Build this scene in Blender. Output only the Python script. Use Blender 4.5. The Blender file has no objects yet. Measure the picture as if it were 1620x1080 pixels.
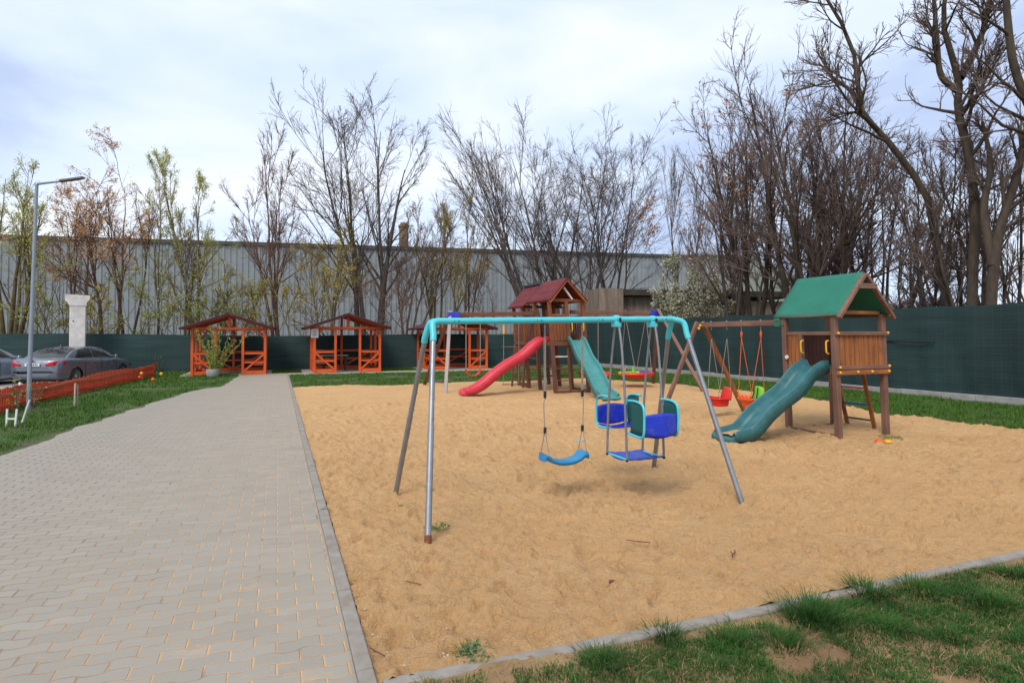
import bpy, bmesh, math, random
import numpy as np
from mathutils import Vector, Matrix
R = math.radians
random.seed(7)
scene = bpy.context.scene
col = scene.collection

# ---------------------------------------------------------------- camera, sky, sun, exposure
F_PX, CAM_H, HOR = 950.0, 1.65, 532.0          # focal length in photo pixels, eye height, horizon row
PITCH = R(1.3)
cam_d = bpy.data.cameras.new("camera"); cam = bpy.data.objects.new("camera", cam_d); col.objects.link(cam)
cam.location = (0, 0, CAM_H); cam.rotation_euler = (R(90) + PITCH, 0, 0)
cam_d.sensor_width = 36; cam_d.sensor_fit = 'HORIZONTAL'; cam_d.lens = 36 * F_PX / 1620
cam_d.shift_y = -((540 - HOR) + F_PX * math.tan(PITCH)) / 1620
cam_d.clip_end = 3000; cam_d.clip_start = 0.05
scene.camera = cam
SUN_EL, SUN_AZ = R(50), R(205)                  # azimuth clockwise from +Y
world = bpy.data.worlds.new("World"); scene.world = world; world.use_nodes = True
wn = world.node_tree; wn.nodes.clear()
def wnode(t, **k):
    n = wn.nodes.new(t)
    for a, b in k.items(): setattr(n, a, b)
    return n
w_out = wnode('ShaderNodeOutputWorld'); w_mix = wnode('ShaderNodeMixShader')
sky = wnode('ShaderNodeTexSky'); sky.sky_type = 'NISHITA'; sky.sun_disc = False
sky.sun_elevation = SUN_EL; sky.sun_rotation = SUN_AZ
bg_sky = wnode('ShaderNodeBackground'); bg_sky.inputs['Strength'].default_value = 0.10
bg_cl = wnode('ShaderNodeBackground'); bg_cl.inputs['Strength'].default_value = 0.99
wn.links.new(sky.outputs[0], bg_sky.inputs['Color'])
tc = wnode('ShaderNodeTexCoord'); mp = wnode('ShaderNodeMapping')
mp.inputs['Scale'].default_value = (1.0, 1.0, 2.6); mp.inputs['Location'].default_value = (0.32, 0.1, 0.15)
wn.links.new(tc.outputs['Generated'], mp.inputs['Vector'])
n1 = wnode('ShaderNodeTexNoise'); n1.inputs['Scale'].default_value = 2.1; n1.inputs['Detail'].default_value = 6
n1.inputs['Roughness'].default_value = 0.48; n1.inputs['Distortion'].default_value = 0.25
wn.links.new(mp.outputs[0], n1.inputs['Vector'])
rp = wnode('ShaderNodeValToRGB'); wn.links.new(n1.outputs['Fac'], rp.inputs['Fac'])
e = rp.color_ramp.elements
e[0].position = 0.34; e[0].color = (0.44, 0.53, 0.75, 1)
e[1].position = 0.66; e[1].color = (0.86, 0.90, 0.96, 1)
m = e.new(0.47); m.color = (0.63, 0.74, 0.93, 1)
wn.links.new(rp.outputs[0], bg_cl.inputs['Color'])
w_mix.inputs['Fac'].default_value = 0.86
wn.links.new(bg_sky.outputs[0], w_mix.inputs[1]); wn.links.new(bg_cl.outputs[0], w_mix.inputs[2])
wn.links.new(w_mix.outputs[0], w_out.inputs['Surface'])
sun_d = bpy.data.lights.new("sun", 'SUN'); sun_d.energy = 2.0; sun_d.angle = R(26); sun_d.color = (1, 0.95, 0.87)
sun = bpy.data.objects.new("sun", sun_d); col.objects.link(sun)
sun.rotation_euler = Vector((math.sin(SUN_AZ) * math.cos(SUN_EL), math.cos(SUN_AZ) * math.cos(SUN_EL), math.sin(SUN_EL))).to_track_quat('Z', 'Y').to_euler()
scene.view_settings.view_transform = 'Standard'; scene.view_settings.look = 'None'
scene.view_settings.exposure = 0.42; scene.view_settings.gamma = 1
scene.cycles.max_bounces = 6; scene.cycles.transparent_max_bounces = 8

# ---------------------------------------------------------------- frames of reference
TH = R(21.3); CT, ST = math.cos(TH), math.sin(TH)
VX = Vector((CT, ST, 0)); UY = Vector((-ST, CT, 0))
def G(px, py, z=0.0):                            # photo pixel of a point at height z -> world point
    d = F_PX * (CAM_H - z) / (py - HOR); return Vector(((px - 810) / F_PX * d, d, z))
def A3(px, py, d): return Vector(((px - 810) / F_PX * d, d, CAM_H - (py - HOR) / F_PX * d))
K0 = G(600, 1068)
def S(a, b, z=0.0): return Vector((K0.x + a * CT - b * ST, K0.y + a * ST + b * CT, z))
def toS(p): dx, dy = p.x - K0.x, p.y - K0.y; return (dx * CT + dy * ST, -dx * ST + dy * CT)
def ray_b(px, b, z=0.0):                         # where the sight line through column px crosses site row b
    k = (px - 810) / F_PX; Y = (b - K0.x * ST + K0.y * CT) / (CT - k * ST); return Vector((k * Y, Y, z))
def ray_a(px, a, z=0.0):
    k = (px - 810) / F_PX; Y = (a + K0.x * CT + K0.y * ST) / (k * CT + ST); return Vector((k * Y, Y, z))

# ---------------------------------------------------------------- objects
ROOTM = {}; SHEAR = {}
def tag(o, label=None, cat=None, group=None, kind=None):
    if label: o['label'] = label
    if cat: o['category'] = cat
    if group: o['group'] = group
    if kind: o['kind'] = kind
    return o
def thing(name, label, cat, loc=(0, 0, 0), rotz=0.0, group=None, rot=None):
    o = bpy.data.objects.new(name, None); o.empty_display_size = 0.1; col.objects.link(o)
    o.location = loc; o.rotation_euler = rot if rot else (0, 0, rotz)
    ROOTM[o.name] = (Matrix.Translation(Vector(loc)) @ o.rotation_euler.to_matrix().to_4x4()).inverted()
    return tag(o, label, cat, group)
def mesh_obj(name, verts, faces, mat, parent=None, smooth=True, sharp=35, mats=None, midx=None):
    me = bpy.data.meshes.new(name)
    if isinstance(verts, np.ndarray):
        nf = len(faces); me.vertices.add(len(verts)); me.vertices.foreach_set('co', verts.astype(np.float32).ravel())
        k = faces.shape[1]; me.loops.add(nf * k); me.loops.foreach_set('vertex_index', faces.astype(np.int32).ravel())
        me.polygons.add(nf); me.polygons.foreach_set('loop_start', np.arange(0, nf * k, k, dtype=np.int32))
        me.update(calc_edges=True)
    else:
        me.from_pydata([tuple(v) for v in verts], [], faces); me.update()
    me.polygons.foreach_set('use_smooth', [smooth] * len(me.polygons))
    if smooth and sharp and len(me.polygons) < 40000: me.set_sharp_from_angle(angle=R(sharp))
    o = bpy.data.objects.new(name, me); col.objects.link(o)
    for mm in (mats or [mat]): me.materials.append(mm)
    if midx is not None: me.polygons.foreach_set('material_index', midx)
    if parent: o.parent = parent
    return o
def catmull(P, n):
    P = [Vector(p) for p in P]; out = []
    Q = [P[0] * 2 - P[1]] + P + [P[-1] * 2 - P[-2]]
    for i in range(1, len(Q) - 2):
        for k in range(n):
            t = k / n; a, b, c, d = Q[i - 1], Q[i], Q[i + 1], Q[i + 2]
            out.append(0.5 * ((2 * b) + (c - a) * t + (2 * a - 5 * b + 4 * c - d) * t * t + (3 * b - a - 3 * c + d) * t ** 3))
    return out + [P[-1]]
class MB:
    def __init__(s): s.v = []; s.f = []
    def add(s, vs, fs):
        k = len(s.v); s.v += [Vector(p) for p in vs]; s.f += [tuple(i + k for i in f) for f in fs]; return s
    def box(s, x0, x1, y0, y1, z0, z1):
        return s.add([(x0, y0, z0), (x1, y0, z0), (x1, y1, z0), (x0, y1, z0), (x0, y0, z1), (x1, y0, z1), (x1, y1, z1), (x0, y1, z1)],
                     [(0, 3, 2, 1), (4, 5, 6, 7), (0, 1, 5, 4), (1, 2, 6, 5), (2, 3, 7, 6), (3, 0, 4, 7)])
    def beam(s, p0, p1, w, h, up=(0, 0, 1)):
        p0, p1 = Vector(p0), Vector(p1); d = (p1 - p0).normalized(); up = Vector(up)
        if abs(d.dot(up)) > 0.98: up = Vector((0, 1, 0))
        x = d.cross(up).normalized(); z = x.cross(d).normalized(); vs = []
        for p in (p0, p1):
            for i, j in ((-1, -1), (1, -1), (1, 1), (-1, 1)): vs.append(p + x * (i * w / 2) + z * (j * h / 2))
        return s.add(vs, [(0, 1, 2, 3), (7, 6, 5, 4), (0, 4, 5, 1), (1, 5, 6, 2), (2, 6, 7, 3), (3, 7, 4, 0)])
    def tube(s, pts, r, n=10, cap=True):
        pts = [Vector(p) for p in pts]; m = len(pts)
        rr = r if isinstance(r, (list, tuple)) else [r] * m
        t0 = (pts[1] - pts[0]).normalized(); ref = Vector((0, 0, 1)) if abs(t0.z) < 0.9 else Vector((0, 1, 0))
        nx = t0.cross(ref).normalized(); vs = []
        for i, p in enumerate(pts):
            t = (pts[min(i + 1, m - 1)] - pts[max(i - 1, 0)]).normalized()
            nx = (nx - t * nx.dot(t)).normalized(); ny = t.cross(nx)
            for k in range(n):
                a = 2 * math.pi * k / n; vs.append(p + (nx * math.cos(a) + ny * math.sin(a)) * rr[i])
        fs = [(i * n + k, i * n + (k + 1) % n, (i + 1) * n + (k + 1) % n, (i + 1) * n + k) for i in range(m - 1) for k in range(n)]
        if cap: fs += [tuple(range(n))[::-1], tuple((m - 1) * n + k for k in range(n))]
        return s.add(vs, fs)
    def lathe(s, prof, n=20, axis='z', c=(0, 0, 0)):
        vs = []; c = Vector(c)
        for r, h in prof:
            for k in range(n):
                a = 2 * math.pi * k / n; x, y = r * math.cos(a), r * math.sin(a)
                vs.append(c + (Vector((x, y, h)) if axis == 'z' else Vector((h, x, y)) if axis == 'x' else Vector((x, h, y))))
        m = len(prof)
        return s.add(vs, [(i * n + k, i * n + (k + 1) % n, (i + 1) * n + (k + 1) % n, (i + 1) * n + k) for i in range(m - 1) for k in range(n)])
    def ball(s, c, r, n=8):
        prof = [(max(r * math.sin(math.pi * i / n), 1e-4), -r * math.cos(math.pi * i / n)) for i in range(n + 1)]
        return s.lathe(prof, n + 2, 'z', c)
    def sweep(s, prof, path, lat, close=False):   # prof (x, n) swept along path; lat = lateral unit vector
        path = [Vector(p) for p in path]; lat = Vector(lat).normalized(); m = len(path); vs = []
        for i, p in enumerate(path):
            t = (path[min(i + 1, m - 1)] - path[max(i - 1, 0)]).normalized(); nn = lat.cross(t).normalized()
            if nn.z < 0: nn = -nn
            pr = prof(i / (m - 1)) if callable(prof) else prof
            for x, h in pr: vs.append(p + lat * x + nn * h)
        n = len(vs) // m
        return s.add(vs, [(i * n + k, i * n + (k + 1) % n, (i + 1) * n + (k + 1) % n, (i + 1) * n + k)
                          for i in range(m - 1) for k in range(n if close else n - 1)])
    def grid(s, fn, nu, nv):
        vs = [fn(i / nu, j / nv) for j in range(nv + 1) for i in range(nu + 1)]
        return s.add(vs, [(j * (nu + 1) + i, j * (nu + 1) + i + 1, (j + 1) * (nu + 1) + i + 1, (j + 1) * (nu + 1) + i) for j in range(nv) for i in range(nu)])
    def build(s, name, mat, parent=None, world=False, bevel=0, solid=0, sub=0, smooth=True, sharp=35):
        vs = s.v
        if world and parent: M = ROOTM[parent.name]; vs = [M @ p for p in vs]
        q = parent                                  # the two towers lean a little
        while q and not world:
            if q.name in SHEAR: k = SHEAR[q.name]; vs = [Vector((p.x - k * p.z, p.y, p.z)) for p in vs]
            q = q.parent
        o = mesh_obj(name, vs, s.f, mat, parent, smooth, sharp)
        if solid: md = o.modifiers.new('solid', 'SOLIDIFY'); md.thickness = solid; md.offset = 0
        if bevel: md = o.modifiers.new('bevel', 'BEVEL'); md.width = bevel; md.segments = 2; md.limit_method = 'ANGLE'; md.angle_limit = R(50)
        if sub: md = o.modifiers.new('sub', 'SUBSURF'); md.levels = sub; md.render_levels = sub
        return o
def split(b, name, mat, parent, **k):            # one part per connected piece
    n = len(b.v); par = list(range(n))
    def find(i):
        while par[i] != i: par[i] = par[par[i]]; i = par[i]
        return i
    for f in b.f:
        for i in f[1:]: par[find(i)] = find(f[0])
    comp = {}
    for f in b.f: comp.setdefault(find(f[0]), []).append(f)
    for fs in comp.values():
        idx = sorted({i for f in fs for i in f}); mp_ = {i: j for j, i in enumerate(idx)}
        c = MB(); c.v = [b.v[i] for i in idx]; c.f = [tuple(mp_[i] for i in f) for f in fs]; c.build(name, mat, parent, **k)
def copy_tree(o, parent=None):
    c = o.copy(); col.objects.link(c); c.parent = parent
    for ch in list(o.children): copy_tree(ch, c)
    return c
def struct(o): o['kind'] = 'structure'; return o

# ---------------------------------------------------------------- materials
class NT:
    def __init__(s, name):
        s.m = bpy.data.materials.new(name); s.m.use_nodes = True; s.t = s.m.node_tree
        s.b = s.t.nodes['Principled BSDF']; s.tc = s.t.nodes.new('ShaderNodeTexCoord')
    def n(s, t, **k):
        x = s.t.nodes.new(t)
        for a, b in k.items(): setattr(x, a, b)
        return x
    def put(s, v, sock):
        if isinstance(v, (int, float)): sock.default_value = v
        elif isinstance(v, tuple): sock.default_value = v if len(v) == len(sock.default_value) else (*v, 1)
        else: s.t.links.new(v, sock)
    def math(s, op, a, b=0.0, c=0.0):
        x = s.n('ShaderNodeMath', operation=op); s.put(a, x.inputs[0]); s.put(b, x.inputs[1]); s.put(c, x.inputs[2]); return x.outputs[0]
    def map(s, scale=(1, 1, 1), src='Object', loc=(0, 0, 0)):
        x = s.n('ShaderNodeMapping'); s.t.links.new(s.tc.outputs[src], x.inputs['Vector'])
        x.inputs['Scale'].default_value = scale; x.inputs['Location'].default_value = loc; return x.outputs[0]
    def noise(s, vec, scale=5, detail=4, rough=.55, dist=0):
        x = s.n('ShaderNodeTexNoise'); s.put(vec, x.inputs['Vector']); x.inputs['Scale'].default_value = scale
        x.inputs['Detail'].default_value = detail; x.inputs['Roughness'].default_value = rough; x.inputs['Distortion'].default_value = dist; return x.outputs['Fac']
    def mix(s, f, a, b):
        x = s.n('ShaderNodeMix', data_type='RGBA'); s.put(f, x.inputs[0]); s.put(a, x.inputs[6]); s.put(b, x.inputs[7]); return x.outputs[2]
    def ramp(s, f, lo, hi):
        x = s.n('ShaderNodeMapRange'); s.put(f, x.inputs[0]); x.inputs[1].default_value = lo; x.inputs[2].default_value = hi; return x.outputs[0]
    def bump(s, h, strength=.3, dist=.01):
        x = s.n('ShaderNodeBump'); x.inputs['Strength'].default_value = strength; x.inputs['Distance'].default_value = dist
        s.put(h, x.inputs['Height']); s.t.links.new(x.outputs[0], s.b.inputs['Normal'])
    def fin(s, color, rough=.6, metal=0, **k):
        s.put(color, s.b.inputs['Base Color']); s.put(rough, s.b.inputs['Roughness']); s.b.inputs['Metallic'].default_value = metal
        for a, b in k.items(): s.b.inputs[a.replace('_', ' ')].default_value = b
        return s.m
def plain(name, c, rough=.5, metal=0, var=.25, scale=6, bump=0, c2=None, dust=0, **k):
    t = NT(name); f = t.noise(t.map(), scale, 5); f = t.ramp(f, .3, .7)
    lo = tuple(x * (1 - var) for x in c) if c2 is None else c2
    if bump: t.bump(t.noise(t.map(), scale * 6, 3), bump, .004)
    rr = t.math('MULTIPLY_ADD', t.noise(t.map(), scale * 2.3, 3), .25, rough - .12)
    cc = t.mix(f, lo, c)
    if dust:                                        # settled sand and pale scuffs, in blotches and streaks
        d1 = t.ramp(t.noise(t.map((1, 1, .6)), 9, 6, .7), .50, .78); d2 = t.ramp(t.noise(t.map((3, 3, 30)), 2, 3, .6), .62, .72)
        cc = t.mix(t.math('MULTIPLY', t.math('MAXIMUM', d1, d2), dust), cc, (.46, .38, .28)); rr = t.math('MULTIPLY_ADD', d1, .25, rr)
    return t.fin(cc, rr, metal, **k)
def wood(name, c, c2, axis, rough=.7, cs=22):
    t = NT(name); sc = [cs, cs, cs]; sc[axis] = cs * .07
    g = t.noise(t.map(tuple(sc)), 1, 5, .6, .4); big = t.noise(t.map(), 2.3, 4)
    f = t.math('ADD', t.math('MULTIPLY', t.ramp(g, .3, .7), .6), t.math('MULTIPLY', t.ramp(big, .35, .65), .4))
    t.bump(g, .35, .004)
    return t.fin(t.mix(f, c2, c), rough)
M = {}
M['steel'] = plain('galvanised_steel', (.32, .33, .35), .42, .75, .22, 9, dust=.15)
M['steel_d'] = plain('dull_steel', (.26, .26, .27), .5, .5, .25, 9, dust=.15)
M['rust'] = plain('rusty_steel', (.23, .07, .03), .85, 0, .5, 40)
M['turq'] = plain('turquoise_plastic', (.07, .56, .62), .38, 0, .14, 5, dust=.15)
M['azure'] = plain('azure_plastic', (.008, .20, .42), .4, 0, .12, 8, dust=.15)
M['blue'] = plain('blue_plastic', (.010, .035, .50), .4, 0, .2, 8, dust=.15)
M['blue2'] = plain('faded_blue_plastic', (.04, .09, .50), .45, 0, .25, 8, dust=.15)
M['teal_net'] = plain('teal_fabric', (.005, .09, .085), .8, 0, .25, 30, .4)
M['black'] = plain('black_plastic', (.015, .015, .017), .5)
M['rope'] = plain('grey_rope', (.33, .28, .24), .9, 0, .4, 60)
M['rope_o'] = plain('orange_rope', (.72, .13, .025), .8, 0, .2, 60)
M['slide_g'] = plain('dark_teal_plastic', (.022, .135, .145), .33, 0, .28, 5, .15, dust=.16)
M['slide_t'] = plain('pale_teal_plastic', (.055, .26, .25), .38, 0, .22, 5, .15, dust=.16)
M['slide_r'] = plain('red_plastic', (.66, .035, .06), .4, 0, .22, 5, .1, dust=.16)
M['red'] = plain('bright_red_plastic', (.72, .018, .01), .4, 0, .15, 8, dust=.15)
M['orange'] = plain('orange_plastic', (.80, .10, .008), .4, 0, .15, 8, dust=.15)
M['lime'] = plain('lime_plastic', (.20, .58, .03), .45, 0, .15, 8)
M['yellow'] = plain('yellow_plastic', (.80, .42, .02), .35, 0, .12, 8)
M['purple'] = plain('purple_plastic', (.16, .03, .35), .5)
M['white'] = plain('white_paint', (.72, .72, .72), .6, 0, .15, 12)
M['canopy'] = plain('green_canvas', (.012, .165, .108), .75, 0, .18, 4, .2)
for ax, nm in enumerate('xyz'):
    M['wo' + nm] = wood('weathered_wood_' + nm, (.25, .125, .08), (.10, .052, .04), ax)
    M['wb' + nm] = wood('honey_wood_' + nm, (.46, .155, .03), (.10, .035, .015), ax)
    M['wc' + nm] = wood('brown_orange_wood_' + nm, (.27, .082, .022), (.10, .03, .014), ax)
    M['wd' + nm] = wood('dark_play_wood_' + nm, (.19, .065, .035), (.075, .028, .02), ax)
    M['gz' + nm] = wood('orange_stained_wood_' + nm, (.74, .115, .012), (.52, .062, .008), ax, .6, 14)
M['red_roof'] = None
t = NT('red_bitumen_sheet'); w = t.n('ShaderNodeTexWave'); w.inputs['Scale'].default_value = 1.6; w.bands_direction = 'Z'; t.put(t.map(), w.inputs['Vector'])
t.bump(w.outputs['Fac'], .5, .02); f = t.ramp(t.noise(t.map(), 3, 5), .3, .7)
M['red_roof'] = t.fin(t.mix(f, (.095, .009, .013), (.17, .016, .02)), .8)
M['maroon'] = plain('maroon_shingles', (.085, .018, .026), .8, 0, .4, 9, .4)
M['concrete'] = plain('concrete', (.36, .34, .32), .9, 0, .3, 5, .4)
M['concrete_w'] = plain('whitewashed_concrete', (.78, .73, .67), .85, 0, .35, 3, .3)
M['carpaint'] = plain('dark_grey_car_paint', (.17, .19, .225), .28, .5, .1, 2, Coat_Weight=.6)
M['carpaint2'] = plain('silver_car_paint', (.36, .41, .50), .28, .6, .1, 2, Coat_Weight=.6)
M['glass'] = plain('tinted_glass', (.02, .024, .028), .08, 0, .2, 3)
M['tyre'] = plain('tyre_rubber', (.02, .02, .02), .85)
M['alloy'] = plain('alloy_rim', (.5, .5, .52), .35, .8)
M['taillight'] = plain('red_lamp_glass', (.65, .01, .02), .2)
M['orange_rusty'] = wood('orange_fence_wood', (.66, .08, .016), (.36, .04, .012), 2, .75, 12)
M['lamp_pole'] = plain('grey_painted_pole', (.27, .31, .36), .5, .2, .12, 4)
# ---------------------------------------------------------------- ground, sand, path
rng = np.random.default_rng(11)
def vnoise(x, y, seed):
    r = np.random.default_rng(seed).random((256, 256)); xi = np.floor(x).astype(int); yi = np.floor(y).astype(int)
    fx, fy = x - xi, y - yi; fx = fx * fx * (3 - 2 * fx); fy = fy * fy * (3 - 2 * fy)
    g = lambda i, j: r[i & 255, j & 255]
    return (g(xi, yi) * (1 - fx) + g(xi + 1, yi) * fx) * (1 - fy) + (g(xi, yi + 1) * (1 - fx) + g(xi + 1, yi + 1) * fx) * fy
def fbm(x, y, s, seed, o=3):
    v = 0; a = .5
    for k in range(o): v = v + a * vnoise(x / s * 2 ** k + 37 * k, y / s * 2 ** k + 11 * k, seed + k); a *= .5
    return v / (1 - .5 ** o)
def grid_faces(nr, nc):
    i = np.arange(nr - 1)[:, None] * nc + np.arange(nc - 1)[None]; return np.stack([i, i + 1, i + nc + 1, i + nc], -1).reshape(-1, 4)
def site_obj(name, V, Fc, mat, smooth=True):
    o = mesh_obj(name, V, Fc, mat, None, smooth, None); o.location = (K0.x, K0.y, 0); o.rotation_euler = (0, 0, TH); return o
def seg_rise(a): return -.2 * np.clip((-6.6 - a) / .8, 0, 1)

t = NT('ground_soil_and_grass'); v = t.map()
f1 = t.ramp(t.noise(v, .9, 6, .6), .42, .58); f2 = t.ramp(t.noise(v, 9, 5, .65), .35, .65)
c = t.mix(f1, t.mix(f2, (.10, .075, .04), (.05, .075, .02)), t.mix(f2, (.035, .07, .012), (.075, .12, .02)))
t.bump(t.noise(v, 25, 4, .7), .8, .03); m_ground = t.fin(c, .95)
xs = np.concatenate([-np.geomspace(600, 32, 20), np.linspace(-30, 30, 121), np.geomspace(32, 600, 20)])
ys = np.concatenate([-np.geomspace(200, 12, 10), np.linspace(-10, 45, 111), np.geomspace(48, 900, 24)])
X, Y = np.meshgrid(xs, ys); Z = -.035 + seg_rise(X) * 1.3 + .0 * X
Z += np.where((np.abs(X) < 40) & (Y < 50), (fbm(X, Y, 1.2, 5) - .5) * .03, 0)
inside = (X > -.6) & (X < 14) & (Y > -5) & (Y < 19.5); Z = np.where(inside, -.16, np.minimum(Z, -.02))
o = struct(site_obj('ground', np.stack([X, Y, Z], -1).reshape(-1, 3), grid_faces(len(ys), len(xs)), m_ground))

# sand: relief of footprints and wind scour modelled in the mesh
def sand_h(a, b, seed=3):
    h = (fbm(a, b, 1.4, seed) - .5) * .05 + (fbm(a, b, .30, seed + 9, 3) - .5) * .052 + (fbm(a * 1.0 + b * .3, b, .11, seed + 20, 2) - .5) * .030
    return h
def dimples(a, b, h, n, amin, amax, bmin, bmax, seed, sc=1.0):
    r = np.random.default_rng(seed)
    for k in range(n):
        ca, cb = r.uniform(amin, amax), r.uniform(bmin, bmax); an = r.uniform(0, 3.14); L, W = r.uniform(.08, .17), r.uniform(.04, .07); D = r.uniform(.014, .050)
        L *= sc; W *= sc; D *= sc ** .7; i0, i1 = np.searchsorted(a[0], (ca - L * 3, ca + L * 3)); j0, j1 = np.searchsorted(b[:, 0], (cb - L * 3, cb + L * 3)); sel = (slice(j0, j1), slice(i0, i1))
        if i1 <= i0 or j1 <= j0: continue
        dx, dy = a[sel] - ca, b[sel] - cb; p = dx * math.cos(an) + dy * math.sin(an); q = -dx * math.sin(an) + dy * math.cos(an)
        rr = (p / L) ** 2 + (q / W) ** 2
        h[sel] += -D * np.exp(-rr * 1.2) + D * .45 * np.exp(-(np.sqrt(rr) - 1.5) ** 2 * 3)
    return h
bs = [0.0]
while bs[-1] < 19.2: bs.append(bs[-1] + max(.020, .0075 * max(bs[-1] - 1.0, 0) + .012))
bs = np.array(bs); as_ = np.concatenate([np.arange(0, 7, .022), np.arange(7, 14.2, .05)])
Aa, Bb = np.meshgrid(as_, bs); Bb = Bb + (-.02 * np.sin(Aa * .9) - .012 * Aa - .03) * np.clip(1 - Bb / 2, 0, 1); H = sand_h(Aa, Bb); H = dimples(Aa, Bb, H, 2200, 0, 13, 0, 12, 5); H = dimples(Aa, Bb, H, 9000, 0, 12, 0, 8, 6, .5)
for px_, py_, r_, d_ in ((893, 752, .36, .06), (1005, 768, .40, .06), (1160, 712, .30, .05), (735, 632, .5, .06), (965, 637, .5, .06), (678, 851, .09, .03), (627, 779, .08, .025), (1170, 789, .09, .03), (1033, 739, .08, .025), (1325, 692, .12, .03), (1397, 685, .12, .03), (1248, 681, .12, .03), (640, 1000, .30, .035), (760, 985, .22, .03), (700, 1040, .15, .02)):
    ca, cb = toS(G(px_, py_)); rr = ((Aa - ca) ** 2 + ((Bb - cb) * 1.25) ** 2) / r_ ** 2; H = H - d_ * np.exp(-rr) + d_ * .45 * np.exp(-(np.sqrt(rr) - 1.7) ** 2 * 3)
edge = 0
# outline: irregular edge towards the lawn at the far side and along the fence
far = 18.3 + (fbm(Aa, Aa * 0, 1.3, 50) - .5) * 1.5 + (fbm(Aa, Bb * 2, .3, 51) - .5) * .5 - np.clip(Aa - 10.5, 0, 9) ** 2 * .5
near_f = np.interp(Bb, [0, 3.5, 6.5, 9, 12, 15, 19], [12.2, 12.0, 12.2, 12.9, 12.9, 12.6, 11.0]) + (fbm(Bb, Bb * 0 + 3, 1.2, 60) - .5) * 1.4 + (fbm(Aa * 2, Bb, .3, 61) - .5) * .5
dist_out = np.minimum(far - Bb, near_f - Aa)
H = np.where(dist_out < .45, H * np.clip(dist_out / .45, 0, 1) - .05 * np.clip(1 - dist_out / .45, 0, 1.6) ** 2, H) - .012 - edge * .3
V = np.stack([Aa, Bb, H], -1).reshape(-1, 3); Fc = grid_faces(len(bs), len(as_))
keep = (dist_out.reshape(-1)[Fc].max(1) > -.05); Fc = Fc[keep]
t = NT('coarse_sand'); v = t.map()
g = t.noise(v, 230, 3, .85); g2 = t.noise(v, 55, 5, .7); big = t.ramp(t.noise(v, .8, 5, .6), .35, .68)
spk = t.ramp(t.noise(v, 900, 1, .5), .68, .75)
c = t.mix(big, (.68, .36, .128), (.77, .44, .17)); c = t.mix(t.ramp(g2, .28, .5), (.50, .25, .08), c); dent_shade = t.ramp(t.noise(v, 7.5, 4, .65, .5), .60, .72); c = t.mix(t.math('MULTIPLY', dent_shade, .6), c, (.33, .16, .055))  # dark noise patches paint the shade of small dents into the sand colour
c = t.mix(t.math('MULTIPLY', t.ramp(g, .42, .7), .7), c, (.80, .58, .34)); c = t.mix(t.math('MULTIPLY', spk, .8), c, (.20, .115, .05))
g3 = t.noise(v, 22, 4, .7, .6); t.bump(t.math('ADD', t.math('MULTIPLY', g, .4), t.math('ADD', g2, t.math('MULTIPLY', g3, 1.6))), 1.0, .032); m_sand = t.fin(c, .95)
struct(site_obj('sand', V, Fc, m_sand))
def soil_h(a, b): return (fbm(a, b, .7, 80) - .5) * .06 + (fbm(a, b, .15, 83) - .5) * .03 + (fbm(a, b, .045, 86) - .5) * .012 - .02 + .022 * np.clip(1 + b * 1.2, 0, 1)
# sandy soil under the near lawn
as2 = np.concatenate([np.arange(-.2, 7, .016), np.arange(7, 12, .04)]); bs2 = np.concatenate([np.arange(-4.2, -1.6, .05), np.arange(-1.6, -.02, .013)]); Aa, Bb = np.meshgrid(as2, bs2); Bb = Bb + (-.02 * np.sin(Aa * .9) - .012 * Aa - .03) * np.clip(1 + Bb / 2, 0, 1)
H = soil_h(Aa, Bb)
t = NT('sandy_soil'); v = t.map(); g = t.noise(v, 160, 4, .8); big = t.ramp(t.noise(v, 1.6, 5, .6), .4, .62)
c = t.mix(big, (.36, .20, .09), (.60, .38, .17)); c = t.mix(t.ramp(g, .3, .7), t.mix(.5, c, (.10, .06, .03)), c); t.bump(g, .9, .02)
m_soil = t.fin(c, .95)
soil = struct(site_obj('soil', np.stack([Aa, Bb, H], -1).reshape(-1, 3), grid_faces(len(bs2), len(as2)), m_soil))

# paved path with wavy interlocking blocks
left_a = [(-3.2, -4.6), (3, -4.4), (5, -4.25), (7.5, -4.1), (9.8, -3.95), (13.8, -3.5), (17.2, -3.05), (18.4, -2.75), (19.0, -2.2), (23.1, -2.05), (25.6, -2.0)]
def left_edge(b): return np.interp(b, [p[0] for p in left_a], [p[1] for p in left_a])
nb = 300; bsP = np.linspace(-3.2, 25.6, nb); nA = 24
ed = left_edge(bsP) + (fbm(bsP, bsP * 0, .5, 90) - .5) * .22
tt = np.linspace(0, 1, nA)
PA = ed[:, None] * (1 - tt) + (-.09) * tt; PB = np.repeat(bsP[:, None], nA, 1)
PZ = (fbm(PA, PB, 1.5, 95) - .5) * .022 - .004; PZ[:, 0] -= .03
t = NT('wavy_concrete_pavers'); v = t.map(); sx = t.n('ShaderNodeSeparateXYZ'); t.put(v, sx.inputs[0]); ax, by = sx.outputs[0], sx.outputs[1]
wob = t.noise(v, 6, 2); L, Hh = .225, .1125
x = t.math('DIVIDE', t.math('ADD', ax, t.math('MULTIPLY', t.math('SUBTRACT', wob, .5), .012)), L)
s1 = t.math('SINE', t.math('MULTIPLY', x, 2 * math.pi * 1.0))
y = t.math('ADD', t.math('DIVIDE', by, Hh), t.math('MULTIPLY', t.math('ARCTANGENT', t.math('MULTIPLY', s1, 2.5)), .105)); y = t.math('ADD', y, t.math('MULTIPLY', t.math('SUBTRACT', wob, .5), .10))
row = t.math('FLOOR', y); fy = t.math('FRACT', y)
xo = t.math('ADD', x, t.math('MULTIPLY', t.math('MODULO', row, 2.0), .5)); fx = t.math('FRACT', t.math('ADD', xo, 100)); colm = t.math('FLOOR', xo)
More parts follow.
